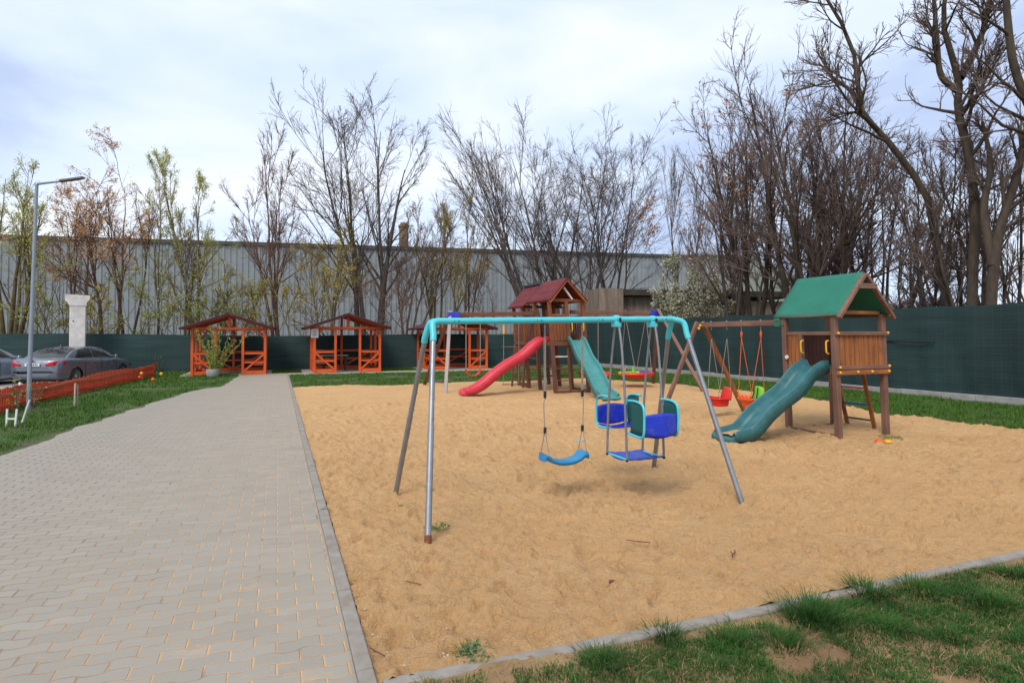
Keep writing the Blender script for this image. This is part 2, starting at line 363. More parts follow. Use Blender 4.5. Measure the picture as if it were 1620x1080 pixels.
dx = t.math('MULTIPLY', t.math('MINIMUM', fx, t.math('SUBTRACT', 1.0, fx)), L); dy = t.math('MULTIPLY', t.math('MINIMUM', fy, t.math('SUBTRACT', 1.0, fy)), Hh)
cx = t.n('ShaderNodeCombineXYZ'); t.put(colm, cx.inputs[0]); t.put(row, cx.inputs[1])
wn_ = t.n('ShaderNodeTexWhiteNoise'); t.put(cx.outputs[0], wn_.inputs['Vector']); rnd = wn_.outputs['Value']
gap = t.math('MULTIPLY_ADD', t.noise(v, 11, 3), .007, .0005)
jx = t.math('SUBTRACT', 1.0, t.ramp(t.math('SUBTRACT', dx, gap), 0, .003)); jy = t.math('SUBTRACT', 1.0, t.ramp(t.math('SUBTRACT', dy, t.math('MULTIPLY', gap, .6)), 0, .003))
nearkerb = t.ramp(ax, -3.6, -.4); big = t.noise(v, 1.3, 5, .62); fine = t.noise(v, 120, 4, .75)
base = t.mix(rnd, (.25, .222, .18), (.30, .268, .218)); base = t.mix(t.ramp(big, .35, .65), t.mix(.35, base, (.29, .23, .16)), base)
base = t.mix(t.math('MULTIPLY', t.ramp(fine, .3, .75), .5), base, (.35, .315, .265))
sandy = t.math('MULTIPLY', t.ramp(t.math('ADD', t.noise(v, 2.6, 6, .7), t.math('MULTIPLY', nearkerb, .14)), .70, .82), t.ramp(fine, .35, .6))
sandc = (.60, .34, .14)
base = t.mix(t.math('MULTIPLY', sandy, .6), base, sandc)
jc = t.mix(t.math('MULTIPLY', t.ramp(nearkerb, .1, .9), t.ramp(t.noise(v, 3, 3), .25, .5)), t.mix(t.ramp(t.noise(v, 7, 3), .4, .6), (.075, .065, .045), (.19, .15, .105)), sandc)
jj = t.math('MAXIMUM', jx, t.math('MULTIPLY', jy, .95)); cc = t.mix(t.math('MULTIPLY', jj, .78), base, jc)
t.bump(t.math('ADD', t.math('MULTIPLY', jj, -1.0), t.math('ADD', t.math('MULTIPLY', fine, .18), t.math('MULTIPLY', rnd, .25))), .75, .006)
m_pav = t.fin(cc, .85)
struct(site_obj('path', np.stack([PA, PB, PZ], -1).reshape(-1, 3), grid_faces(nb, nA), m_pav))
# pad in front of and under the shelters
m_pad = plain('pale_concrete_pad', (.42, .37, .31), .9, 0, .25, 1.5, .4)
pad = MB()
for (a0, a1, b0, b1) in ((-4.3, -.7, 25.6, 29.0), (-.7, 9.9, 25.0, 26.1), (.6, 4.2, 26.1, 29.0), (6.2, 9.9, 26.1, 29.0)): pad.box(a0, a1, b0 + .001, b1 - .001, -.1, -.008)
po = struct(pad.build('pavement', m_pad)); po.location = (K0.x, K0.y, 0); po.rotation_euler = (0, 0, TH)
# parking lot
pk = MB().box(-60, -6.9, -3, 28.6, -.35, -.2); m_park = plain('pale_asphalt', (.36, .33, .30), .9, 0, .2, .7, .4)
po = struct(pk.build('parking_lot', m_park)); po.location = (K0.x, K0.y, 0); po.rotation_euler = (0, 0, TH)
# kerbs
m_kerb = plain('kerb_concrete', (.285, .258, .232), .88, 0, .28, 9, .5, c2=(.215, .175, .13))
kb = MB(); random.seed(3)
for i in range(27):
    b0 = -1.9 + i; z = random.uniform(.006, .014); kb.box(-.088, -.004, b0 + .004, b0 + .996, -.12, z + .004)
o = struct(kb.build('kerb', m_kerb, bevel=.008)); o.location = (K0.x, K0.y, 0); o.rotation_euler = (0, 0, TH)
kb = MB(); a0 = .02
for i in range(14):
    z = random.uniform(.006, .014); bend = lambda a: -.02 * math.sin(a * .9) - .012 * a
    kb.add([(a0, -.09 + bend(a0), -.12), (a0 + .99, -.09 + bend(a0 + 1), -.12), (a0 + .99, bend(a0 + 1), -.12), (a0, bend(a0), -.12),
            (a0, -.09 + bend(a0), z), (a0 + .99, -.09 + bend(a0 + 1), z), (a0 + .99, bend(a0 + 1), z), (a0, bend(a0), z)],
           [(0, 3, 2, 1), (4, 5, 6, 7), (0, 1, 5, 4), (1, 2, 6, 5), (2, 3, 7, 6), (3, 0, 4, 7)]); a0 += 1
o = struct(kb.build('kerb', m_kerb, bevel=.016)); o.location = (K0.x, K0.y, 0); o.rotation_euler = (0, 0, TH)

# ---------------------------------------------------------------- grass
def blade_mat(name, a, b, c):
    t = NT(name); n_ = t.ramp(t.noise(t.map(), 3.1, 3), .3, .7); q = t.noise(t.map(), 60, 2); col_ = t.mix(n_, a, b); t.b.inputs['Specular IOR Level'].default_value = .2; return t.fin(t.mix(t.ramp(q, .55, .8), col_, c), .7)
m_gr = blade_mat('lawn_grass', (.016, .064, .009), (.035, .11, .014), (.10, .13, .045))
m_gr2 = blade_mat('verge_grass', (.028, .095, .012), (.085, .165, .02), (.14, .19, .045))
def blades(P, h, w, lean, name, mat, rng, seg=3):
    n = len(P); az = rng.uniform(0, 2 * np.pi, n) if lean.ndim == 1 else lean[:, 1]; ln = lean if lean.ndim == 1 else lean[:, 0]
    d = np.stack([np.cos(az), np.sin(az), np.zeros(n)], 1); tw = az + np.pi / 2 + rng.normal(0, .5, n); s_ = np.stack([np.cos(tw), np.sin(tw), np.zeros(n)], 1)
    rows = []
    for k in range(seg + 1):
        t_ = k / seg; c_ = P + d * (ln * h * t_ ** 1.7)[:, None] + np.array([0, 0, 1]) * (h * (t_ - .35 * ln * t_ ** 2))[:, None]
        ww = (w * (1 - t_ ** 1.6) * .5 + .0004)[:, None]; rows += [c_ - s_ * ww, c_ + s_ * ww]
    V = np.stack(rows, 1).reshape(-1, 3); base = np.arange(n)[:, None] * (2 * (seg + 1)); Fs = []
    for k in range(seg): q = base + np.array([2 * k, 2 * k + 1, 2 * k + 3, 2 * k + 2]); Fs.append(q)
    o = site_obj(name, V, np.concatenate(Fs), mat); o['kind'] = 'stuff'; return o
# near lawn: tufts and short grass, bare sandy gaps
rg = np.random.default_rng(21); Pl, hl, wl, ll = [], [], [], []
def tuft(a, b, rad, n, hgt):
    r_ = rad * np.sqrt(rg.random(n)) * (1 + .3 * rg.normal(size=n)); an = rg.uniform(0, 2 * np.pi, n)
    Pl.append(np.stack([a + r_ * np.cos(an), b + r_ * np.sin(an), np.full(n, -.03)], 1)); hl.append(.85 * hgt * rg.uniform(.35, 1.15, n))
    wl.append(rg.uniform(.002, .0042, n)); ll.append(np.stack([np.clip(.25 + .75 * r_ / rad + rg.normal(0, .2, n), 0, 1.4), an + rg.normal(0, .5, n)], 1))
def mask(a, b): return (fbm(a, b, .55, 120, 3) > .36 - .08 * (a < 2.2) - .06 * np.clip(-b - .2, 0, .6) + .10 * np.clip(a - 3.6, 0, 2) * np.clip(-b - 1.2, 0, 1)) & (b < -.13 - .10 * vnoise(a * 4, a * 0, 7))
for k in range(3200):
    a, b = rg.uniform(.1, 8.5), -.1 - 3.0 * rg.random() ** .9
    if not mask(np.array([a]), np.array([b]))[0]: continue
    tuft(a, b, rg.uniform(.03, .10), int(rg.uniform(40, 110)), rg.uniform(.03, .07))
for (px, py, rad, n, h) in ((1285, 975, .17, 1100, .15), (1050, 998, .09, 420, .10), (1370, 935, .15, 700, .11), (1450, 930, .14, 600, .10), (1560, 950, .16, 700, .11), (1240, 1010, .13, 600, .10),
                            (750, 1028, .07, 260, .06), (1150, 1005, .12, 500, .09), (1600, 905, .14, 500, .10), (950, 1035, .10, 420, .08), (1400, 985, .12, 450, .09), (1500, 1000, .11, 420, .08)):
    a, b = toS(G(px, py)); tuft(a, b, rad, n, h)
n = 230000; a = rg.uniform(0, 8.5, n); b = -.1 - 3.2 * rg.random(n); k = mask(a, b); a, b = a[k], b[k]; n = len(a)
Pl.append(np.stack([a, b, np.full(n, -.03)], 1)); hl.append(rg.uniform(.02, .055, n) * (.5 + fbm(a, b, .35, 122) )); wl.append(rg.uniform(.002, .004, n)); ll.append(np.stack([rg.uniform(.1, 1, n), rg.uniform(0, 6.28, n)], 1))
PP = np.concatenate(Pl); PP[:, 2] = soil_h(PP[:, 0], PP[:, 1]) - .006
o = blades(PP, np.concatenate(hl), np.concatenate(wl), np.concatenate(ll), 'grass', m_gr, rg)
tag(o, 'tufted dark green grass in front of the near kerb', 'grass')
# crumbs of soil, dead blades and leaf scraps in the bare gaps
n = 5200; a = rg.uniform(.05, 8, n); b = -.12 - 2.2 * rg.random(n) ** 1.2; zz = soil_h(a, b); sz_ = rg.uniform(.002, .008, n)[:, None]; cc_ = np.stack([a, b, zz + .001], 1)
dd_ = rg.normal(size=(n, 4, 3)) * sz_[:, None]; dd_[:, 3] = np.abs(dd_[:, 3]); Vc = (cc_[:, None] + dd_).reshape(-1, 3); q4 = np.arange(n)[:, None] * 4
o = site_obj('soil_crumbs', Vc, np.concatenate([q4 + np.array([0, 1, 2]), q4 + np.array([0, 2, 3]), q4 + np.array([0, 3, 1]), q4 + np.array([1, 3, 2])]), plain('crumbs', (.30, .18, .09), .9, 0, .6, 40), False); o['kind'] = 'stuff'
tag(o, 'crumbs of soil and dead leaf scraps between the near grass tufts', 'soil crumbs')
m_dry = blade_mat('dry_grass', (.30, .22, .10), (.38, .29, .13), (.2, .2, .07)); n = 9000; a = rg.uniform(0, 8, n); b = -.1 - 2.6 * rg.random(n)
o = blades(np.stack([a, b, soil_h(a, b) - .002], 1), rg.uniform(.02, .06, n), rg.uniform(.0015, .003, n), np.stack([rg.uniform(.8, 1.8, n), rg.uniform(0, 6.28, n)], 1), 'dry_grass', m_dry, rg); tag(o, 'straw coloured dead blades among the near grass', 'dry grass')
# left verge
n = 52000; b = 5.5 + 21.5 * rg.random(n) ** 1.25; aa = left_edge(b) - .05; a = aa - (aa + 6.6) * rg.random(n)
k = (fbm(a, b, .8, 130) > .36) | (rg.random(n) < .2); a, b = a[k], b[k]; n = len(a)
hh = .03 + .15 * fbm(a, b, .7, 140) ** 1.6 ; z = np.full(n, -.04)
o = blades(np.stack([a, b, z], 1), hh * rg.uniform(.6, 1.4, n), rg.uniform(.004, .010, n) * (b / 14 + .4), np.stack([rg.uniform(.1, .9, n), rg.uniform(0, 6.28, n)], 1), 'grass', m_gr2, rg, 2)
tag(o, 'green verge grass between the paved path and the low orange fence', 'grass')
# strip along the back of the sand, in front of the shelters
n = 42000; a = rg.uniform(.05, 16, n); b = rg.uniform(17.0, 25.0, n); e2 = 18.2 + (fbm(a, a * 0, 1.3, 50) - .5) * 1.5 - np.clip(a - 10.5, 0, 9) ** 2 * .5
k = (b > e2 - .3 * rg.random(n)) & (fbm(a, b, .7, 150) > .38); a, b = a[k], b[k]; n = len(a)
o = blades(np.stack([a, b, np.full(n, -.04)], 1), rg.uniform(.05, .11, n), rg.uniform(.012, .022, n), np.stack([rg.uniform(.1, .9, n), rg.uniform(0, 6.28, n)], 1), 'grass', m_gr2, rg, 2)
tag(o, 'green grass strip behind the sand in front of the shelters', 'grass')
# strip along the right-hand fence
n = 90000; b = -1 + 20 * rg.random(n); e2 = np.interp(b, [0, 3.5, 6.5, 9, 12, 15, 19], [12.2, 12.0, 12.2, 12.9, 12.9, 12.6, 11.0]) + (fbm(b, b * 0 + 3, 1.2, 60) - .5) * 1.4
a = e2 - .35 + (16.3 - e2 + .35) * rg.random(n); k = (fbm(a, b, .8, 160) > .40) | ((a > e2 + 1.0) & (rg.random(n) < .5)); a, b = a[k], b[k]; n = len(a)
o = blades(np.stack([a, b, np.full(n, -.04)], 1), (.04 + .14 * fbm(a, b, .8, 165) ** 1.5) * rg.uniform(.6, 1.4, n), rg.uniform(.006, .014, n), np.stack([rg.uniform(.1, .9, n), rg.uniform(0, 6.28, n)], 1), 'grass', m_gr2, rg, 2)
tag(o, 'green grass strip along the foot of the tall right-hand fence', 'grass')
# behind the shelters
n = 16000; a = rg.uniform(-6, 11, n); b = rg.uniform(26.2, 29.2, n); k = ~(((a > -4.3) & (a < -.7)) | ((a > .6) & (a < 4.2)) | ((a > 6.2) & (a < 9.9))); a, b = a[k], b[k]; n = len(a)
o = blades(np.stack([a, b, np.full(n, -.04)], 1), rg.uniform(.06, .14, n), rg.uniform(.014, .026, n), np.stack([rg.uniform(.1, .9, n), rg.uniform(0, 6.28, n)], 1), 'grass', m_gr2, rg, 2)
tag(o, 'green grass between the shelters and the back fence', 'grass')
def loc(root, p): return ROOTM[root.name].inverted() @ Vector((p[0] - SHEAR.get(root.name, 0) * p[2], p[1], p[2]))
# ---------------------------------------------------------------- turquoise metal swing frame
BLp, BRp = A3(690, 508, 5.70), A3(1066, 504.5, 6.68)
root = thing('swing_frame', 'turquoise and grey steel swing frame on four splayed legs in the middle of the sand', 'swing frame', ((BLp + BRp) / 2) * Vector((1, 1, 0)), TH) if False else \
    thing('swing_frame', 'turquoise and grey steel swing frame on four splayed legs in the middle of the sand', 'swing frame', Vector(((BLp.x + BRp.x) / 2, (BLp.y + BRp.y) / 2, 0)), TH)
bar = MB(); bar.tube([BLp.lerp(BRp, k / 12) for k in range(13)], .031, 16)
for f in (.27, .52, .82): c = BLp.lerp(BRp, f); bar.tube([c - VX * .004, c + VX * .004], .0335, 16)
bar.build('crossbar', M['turq'], root, world=True)
bt = MB()
for f in (.08, .40, .66, .955):
    c = BLp.lerp(BRp, f) - UY * .031; bt.ball(c, .007, 6); bt.ball(c - VX * .045, .005, 6)
split(bt, 'bolt', M['black'], root, world=True)
for (top, foot, el, rusty) in ((A3(685.5, 538, 5.60), G(678, 851), A3(685, 512, 5.67), True), (A3(671.5, 540, 5.79), G(627, 779), A3(680.5, 512, 5.745), False),
                        (A3(1088.5, 534, 6.60), G(1170, 789), A3(1081, 510, 6.65), False), (A3(1057, 534, 6.80), G(1033, 739), A3(1062, 511, 6.72), False)):
    start = BLp if top.x < 0 else BRp; start = start.lerp((BLp + BRp) / 2, .015)
    d = (foot - top).normalized()
    pts = catmull([start, el, top - d * .05, top + d * .01], 7)
    el_o = MB().tube(pts, .031, 14); el_o.build('elbow', M['turq'], root, world=True)
    leg = MB(); mid = top.lerp(foot, .5); leg.tube([top - d * .03, mid], .0245, 14); leg.tube([mid - d * .05, foot + d * .14], .0275, 14)
    for f in (.03, .32, .43): bc = top.lerp(foot, f); leg.ball(bc - UY * .026, .007, 6); leg.ball(bc + VX * .028, .006, 6)
    leg.build('leg', M['steel'], root, world=True)
    if rusty: MB().tube([foot - d * .035, foot + d * .16], .0305, 14).build('rusty_foot', M['rust'], root, world=True)
# single swing
def bar_pt(px):
    k = (px - 810) / F_PX; d = BRp - BLp; t_ = (k * BLp.y - BLp.x) / (d.x - k * d.y); return BLp + d * t_
r1, r2 = bar_pt(862), bar_pt(921); mid = (r1 + r2) / 2
sw = thing('belt_swing', 'azure moulded swing seat hanging on ropes from the turquoise crossbar', 'swing', (mid.x, mid.y, 0), TH)
def MBw(): return MB()
zt_ = mid.z; hw = (r2 - r1).length / 2
for s_, px_, nm in ((-1, 0, 'rope'), (1, 0, 'rope')):
    xo = s_ * hw
    ch = MB(); z = zt_ - .03
    ch.tube([(xo, 0, z), (xo, 0, z - .05)], .004, 6)
    k = 0; z0 = z - .04
    while k < 7: 
        a = 0 if k % 2 else 1
        pts = [(xo + a * .008 * math.cos(q), (1 - a) * .008 * math.cos(q), z0 - k * .022 + .014 * math.sin(q)) for q in np.linspace(0, 6.283, 9)]
        ch.tube(pts, .0028, 5); k += 1
    ch.build('chain', M['steel'], sw)
    ro = MB(); zc, zd = 1.06, .70
    ro.tube([(xo - .008, 0, z0 - .13), (xo - .006, 0, zc)], .0055, 7); ro.tube([(xo + .008, 0, z0 - .13), (xo + .006, 0, zc)], .0055, 7)
    pts = catmull([(xo, 0, zc), (xo - s_ * .004, 0, zc - .04), (xo + s_ * .012, 0, zc - .09), (xo + s_ * .004, 0, zd)], 5); ro.tube(pts, .0055, 7)
    ro.tube([(xo, 0, zd), (xo + .012, -.07, .47)], .005, 6); ro.tube([(xo, 0, zd), (xo - .012, .07, .47)], .005, 6)
    ro.build('rope', M['rope'], sw)
    cl = MB(); cl.box(xo - .013, xo + .013, -.011, .011, zc - .035, zc + .035); cl.box(xo - .013, xo + .013, -.011, .011, zd - .035, zd + .03); split(cl, 'clamp', M['black'], sw, bevel=.003)
se = MB(); pth = [(-.235, 0, .455), (-.20, 0, .445), (-.15, 0, .405), (-.08, 0, .38), (0, 0, .372), (.08, 0, .38), (.15, 0, .405), (.20, 0, .445), (.235, 0, .455)]
pp = catmull(pth, 4); nn = len(pp)
def seatprof(f):
    e_ = abs(f - .5) * 2; th = .030 + .028 * max(0, e_ - .6) / .4; w = .085 + .01 * e_
    return [(-w, -th * .2), (-w * .9, .012), (0, .006), (w * .9, .012), (w, -th * .2), (w * .85, -th), (0, -th * 1.1), (-w * .85, -th)]
se.sweep(seatprof, pp, (0, 1, 0), close=True); n_ = 8
se.f += [tuple(range(8)), tuple(range(len(se.v) - 8, len(se.v)))[::-1]]
se.build('seat', M['azure'], sw, bevel=.004)
# glider: two facing seats on four bars
ga, gb = bar_pt(975), bar_pt(1032); gm = (ga + gb) / 2; hw = (gb - ga).length / 2; zt_ = gm.z
gl = thing('glider_swing', 'blue two seat glider with teal side panels hanging from the turquoise frame', 'glider swing', (gm.x, gm.y, 0), TH)
for s_ in (-1, 1):
    br = MB(); x0 = s_ * hw; br.box(x0 - .035, x0 + .035, -.05, .05, zt_ - .085, zt_ - .025); br.tube([(x0 - .03, 0, zt_), (x0 + .03, 0, zt_)], .042, 16); br.build('bracket', M['turq'], gl, bevel=.006)
    MB().box(x0 + .008, x0 + .03, -.056, -.045, zt_ - .035, zt_ + .012).build('bracket_clip', M['black'], gl)
    for q in (-1, 1):
        hb = MB(); hb.tube(catmull([(x0 + .01, q * .035, zt_ - .06), (x0 + .01, q * .09, zt_ - .30), (x0 + .005, q * .145, 1.15), (x0, q * .175, .8), (x0, q * .20, .38)], 5), .0125, 10)
        hb.build('hanger_bar', M['steel_d'], gl); MB().ball((x0, q * .20, .37), .017, 6).build('end_cap', M['black'], gl)
fr = MB()
for s_ in (-1, 1): fr.tube([(s_ * (hw - .015), -.20, .372), (s_ * (hw - .015), .20, .372)], .011, 8)
split(fr, 'footrest_frame', M['turq'], gl)
ft = MB().grid(lambda u, v: ((u - .5) * 2 * (hw - .012), (v - .5) * .40, .385 - .035 * (1 - (2 * v - 1) ** 2) + .003 * math.sin(u * 25.1) - .012 * (1 - (2 * u - 1) ** 2)), 16, 14)
ft.build('footrest', M['blue2'], gl, solid=.014)
for q in (-1, 1):
    sf = MB(); W = .19
    for s_ in (-1, 1):
        x = s_ * (W + .012)
        sf.tube(catmull([(x, q * .19, .985), (x, q * .30, .99), (x, q * .42, .975), (x, q * .475, .92), (x, q * .48, .75), (x, q * .46, .655), (x, q * .38, .635), (x, q * .17, .65)], 5), .0125, 10)
    split(sf, 'seat_tube', M['turq'], gl)
    for s_ in (-1, 1):
        x = s_ * (W + .012)
        if q > 0 and s_ < 0: continue
        MB().grid(lambda u, v: (x + .006 * math.sin(u * 3.1), q * (.235 + .235 * u), .66 + .315 * v - .03 * max(0, u - .8) * v * 5), 8, 6).build('side_panel', M['teal_net'], gl, solid=.006)
    bk = MB().grid(lambda u, v: ((u - .5) * 2 * W, q * (.47 + .045 * math.sin(math.pi * u) * (1 - .3 * v)), .675 + .185 * v + .02 * math.sin(math.pi * u) * v - .035 * math.sin(math.pi * u) * (1 - v)), 16, 8)
    bk.build('backrest', M['blue'], gl, solid=.016)
    pn = MB().grid(lambda u, v: ((u - .5) * 2 * W, q * (.19 + .26 * v), .655 - .035 * math.sin(math.pi * u) * (.4 + .6 * v) + .008 * math.cos(v * 6)), 14, 8)
    pn.build('seat', M['blue'], gl, solid=.016)

# ---------------------------------------------------------------- slide builder
def slide(root, p0, dirv, lat, prof, w, mat, wall=.12, name='slide', chute_sand=False):
    d = Vector(dirv).normalized(); pts = catmull([Vector(p0) + d * s_ + Vector((0, 0, z - p0[2])) for s_, z in prof], 5)
    def pr(f):
        h = wall * (1 if f < .93 else 1 - (f - .93) / .07 * .25); sk = .065 if f < .85 else .065 * (1 - (f - .85) / .15 * .55)
        hw = w / 2
        return [(-hw - .045, -sk), (-hw - .035, h * .75), (-hw - .025, h), (-hw + .005, h), (-hw + .03, h * .55), (-hw + .06, .012), (-hw + .10, 0), (0, 0),
                (hw - .10, 0), (hw - .06, .012), (hw - .03, h * .55), (hw - .005, h), (hw + .025, h), (hw + .035, h * .75), (hw + .045, -sk)]
    b = MB().sweep(pr, pts, lat)
    o = b.build(name, mat, root, solid=.018, sharp=50)
    # rounded lip at the foot
    e_ = pts[-1]; l_ = Vector(lat).normalized(); lp = MB(); hh = w / 2 + .04
    arc = [(-.02, wall * .72), (.015, wall * .55), (.05, wall * .15), (.06, -.03), (.05, -.055), (-.05, -.055), (-.05, -.01)]
    for sgn, off in ((1, 0),):
        vs = []
        for q in (-1, -.86, -.72, -.5, 0, .5, .72, .86, 1):
            k = .18 if abs(q) < .73 else (.6 if abs(q) < .9 else 1)
            vs += [e_ + l_ * (hh * q) + d * (x + .03 * (1 - q * q)) + Vector((0, 0, z * (k if z > 0 else 1))) for x, z in arc]
        n_ = len(arc); lp.add(vs, [(i * n_ + j, i * n_ + (j + 1) % n_, (i + 1) * n_ + (j + 1) % n_, (i + 1) * n_ + j) for i in range(8) for j in range(n_)] + [tuple(range(n_)), tuple(range(8 * n_, 9 * n_))[::-1]])
    lp.build('slide_lip', mat, o, bevel=.004)
    return o
def bolts(root, pts, r=.028, mat='yellow'):
    b = MB()
    for p in pts: b.ball(p, r, 6)
    split(b, 'bolt_cap', M[mat], root)

# ---------------------------------------------------------------- right play tower with green canopy
F0 = G(1325, 690); LEAN = -R(2.0); LK = math.sin(-LEAN)
tw = thing('play_tower', 'wooden play tower with a green canopy roof, dark teal slide and swing beam at right', 'play tower', F0, TH); SHEAR[tw.name] = .040
W, D = 1.10, 1.03; P = .092
for i, (x, y) in enumerate(((0, 0), (W, 0), (0, D), (W, D))):
    MB().box(x - P / 2, x + P / 2, y - P / 2, y + P / 2, -.12, 2.03).build('post', M['woz'], tw, bevel=.006)
def rail(root, p0, p1, w, h, mat): MB().beam(p0, p1, w, h).build('rail', M[mat], root, bevel=.005)
rail(tw, (-.06, -.068, 1.70), (W + .06, -.068, 1.70), .035, .062, 'wox'); rail(tw, (-.06, -.069, 1.135), (W + .06, -.069, 1.135), .038, .058, 'wox'); rail(tw, (-.06, -.067, 1.055), (W + .06, -.067, 1.055), .035, .075, 'wbx')
rail(tw, (.046, 0, 2.05), (W - .046, 0, 2.05), .03, .06, 'wbx'); rail(tw, (.046, D, 2.05), (W - .046, D, 2.05), .03, .06, 'wbx')
rail(tw, (0, .046, 1.70), (0, D - .046, 1.70), .04, .06, 'woy'); rail(tw, (0, .046, 1.08), (0, D - .046, 1.08), .04, .13, 'woy')
rail(tw, (W, .046, 1.68), (W, D - .046, 1.68), .04, .06, 'woy'); rail(tw, (W, .046, 1.06), (W, D - .046, 1.06), .04, .10, 'woy'); rail(tw, (.046, D, 1.70), (W - .046, D, 1.70), .04, .06, 'wox'); rail(tw, (.046, D, 1.08), (W - .046, D, 1.08), .04, .10, 'wox')
rail(tw, (.0, D, -.005), (W, D, -.005), .04, .06, 'wox'); rail(tw, (0, .046, .0), (0, D - .046, .0), .04, .06, 'woy')
MB().box(-.02, .04, .655, .72, 1.14, 1.67).build('door_post', M['woz'], tw, bevel=.004)
dk = MB()
for i in range(9): dk.box(.05, W - .05, .05 + i * .105, .05 + i * .105 + .095, 1.085, 1.11)
dk.build('deck', M['wox'], tw)
random.seed(5)
def planks(root, p0, p1, z0, z1, n, mat, th=.018, gap=.12, name='plank_panel'):
    p0, p1 = Vector(p0), Vector(p1); d = (p1 - p0) / n; nrm = Vector((-d.y, d.x, 0)).normalized(); b = MB()
    for i in range(n):
        a = p0 + d * (i + gap / 2); c = p0 + d * (i + 1 - gap / 2); o_ = nrm * th / 2; j = random.uniform(-.004, .004)
        b.add([a - o_, c - o_, c + o_, a + o_] + [], []) if False else None
        q = [a - o_, c - o_, c + o_, a + o_]; b.add([v + Vector((0, 0, z0 + j)) for v in q] + [v + Vector((0, 0, z1 + j)) for v in q], [(0, 3, 2, 1), (4, 5, 6, 7), (0, 1, 5, 4), (1, 2, 6, 5), (2, 3, 7, 6), (3, 0, 4, 7)])
    return b.build(name, M[mat], root, bevel=.003)
planks(tw, (.05, -.035, 0), (W - .05, -.035, 0), 1.12, 1.71, 9, 'wbz')
planks(tw, (0, .73, 0), (0, D - .05, 0), 1.14, 1.68, 3, 'wbz')
planks(tw, (.05, D + .015, 0), (W - .05, D + .015, 0), 1.10, 1.70, 10, 'wdz')
for y in (.10, .615):
    MB().tube(catmull([(-.03, y, 1.58), (-.075, y, 1.565), (-.085, y, 1.52), (-.085, y, 1.42), (-.075, y, 1.375), (-.03, y, 1.36)], 4), .014, 8).build('grab_handle', M['yellow'], tw)
MB().lathe([(0, 0), (.035, 0), (.035, .02), (0, .02)], 12, 'x', (-.07, .96, 1.28)).build('knob', M['white'], tw)
cv = MB(); ap = 2.72
def canopy_pt(u, v, s_):
    x = W / 2 + s_ * (W / 2 + .075) * v; z = ap - (ap - 1.995) * v - .018 * math.sin(math.pi * u) * v
    return (x, -.14 + 1.36 * u, z)
cv.grid(lambda u, v: canopy_pt(u, v, -1), 12, 10); cv.grid(lambda u, v: canopy_pt(u, v, 1), 12, 10)
cv.build('canopy', M['canopy'], tw, solid=.006)
for y in (-.165, D + .14):
    for s_ in (-1, 1): MB().beam((W / 2 + s_ * .012, y if y < 0 else y - .04, ap - (.04 if y < 0 else .07)), (W / 2 + s_ * (W / 2 + .085), y if y < 0 else y - .04, 1.95 - (0 if y < 0 else .03)), .05, .075, (0, 1, 0)).build('rafter', M['woz'], tw, bevel=.005)
    MB().beam((W / 2 - .20, y - .045 if y < 0 else y + .045, 2.48), (W / 2 + .20, y - .045 if y < 0 else y + .045, 2.48), .035, .085).build('collar_tie', M['wox'], tw, bevel=.004)
rail(tw, (-.05, -.13, 2.0), (-.05, D + .15, 2.0), .03, .04, 'woy'); rail(tw, (W + .05, -.13, 2.0), (W + .05, D + .15, 2.0), .03, .04, 'woy')
bolts(tw, [(-.02, -.15, 2.02), (W + .02, -.15, 2.02)]); bolts(tw, [(-.02, -.09, 1.70), (W + .03, -.09, 1.71), (-.01, -.092, 1.14), (W + .03, -.092, 1.15), (-.01, -.09, 1.055), (.39, -.09, 1.06), (.72, -.09, 1.06), (W + .02, -.09, 1.06)], .024)
lg0, lg1 = (W + .03, .43), (W + .03, .98)
for y in (.43, .98): MB().beam((W + .035, y, 1.05), (W + .30, y, -.06), .035, .07, (0, 1, 0)).build('ladder_rail', M['wbz'], tw, bevel=.004)
for z, mm in ((.98, 'orange'), (.72, 'red'), (.42, 'blue'), (.14, 'black')):
    x = W + .035 + .265 * (1.05 - z) / 1.11; MB().tube([(x, .43, z), (x, .98, z)], .016, 8).build('rung', M[mm], tw)
sl = slide(tw, (-.02, .36, 1.13), (-1, .0, 0), (0, 1, 0), [(0, 1.13), (.10, 1.12), (.30, 1.02), (.62, .74), (.95, .56), (1.25, .38), (1.55, .14), (1.78, .075), (2.0, .06)], .41, M['slide_g'], .115)
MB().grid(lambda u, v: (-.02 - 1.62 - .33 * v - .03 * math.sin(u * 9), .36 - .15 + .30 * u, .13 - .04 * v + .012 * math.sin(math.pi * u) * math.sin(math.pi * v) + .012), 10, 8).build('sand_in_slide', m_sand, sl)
BZ = 1.90
MB().beam((-.02, D - .02, BZ), (-.05, 3.36, BZ), .075, .10).build('swing_beam', M['woy'], tw, bevel=.006)
MB().box(-.09, .05, D + .045, D + .17, BZ - .075, BZ + .075).build('beam_bracket', M['canopy'], tw, bevel=.006)
for s_ in (-1, 1):
    MB().beam((-.06 + s_ * .02, 3.30 - s_ * .06, BZ + .06), (-.04 + s_ * 1.02, 3.30 - s_ * .13, -.08), .075, .075, (0, 1, 0)).build('frame_leg', M['woz' if s_ < 0 else 'wbz'], tw, bevel=.006)
bolts(tw, [(-.10, 3.24, BZ - .02), (-.14, 3.24, BZ - .08), (-.05, 3.22, BZ + .03), (.02, 3.22, BZ - .06)], .03)
bb = MB()
for y in (2.97, 2.50, 2.09, 1.58): bb.ball((-.035, y, BZ + .055), .016, 6); bb.tube([(-.035, y, BZ - .05), (-.035, y, BZ - .12)], .008, 6)
split(bb, 'eye_bolt', M['steel'], tw)
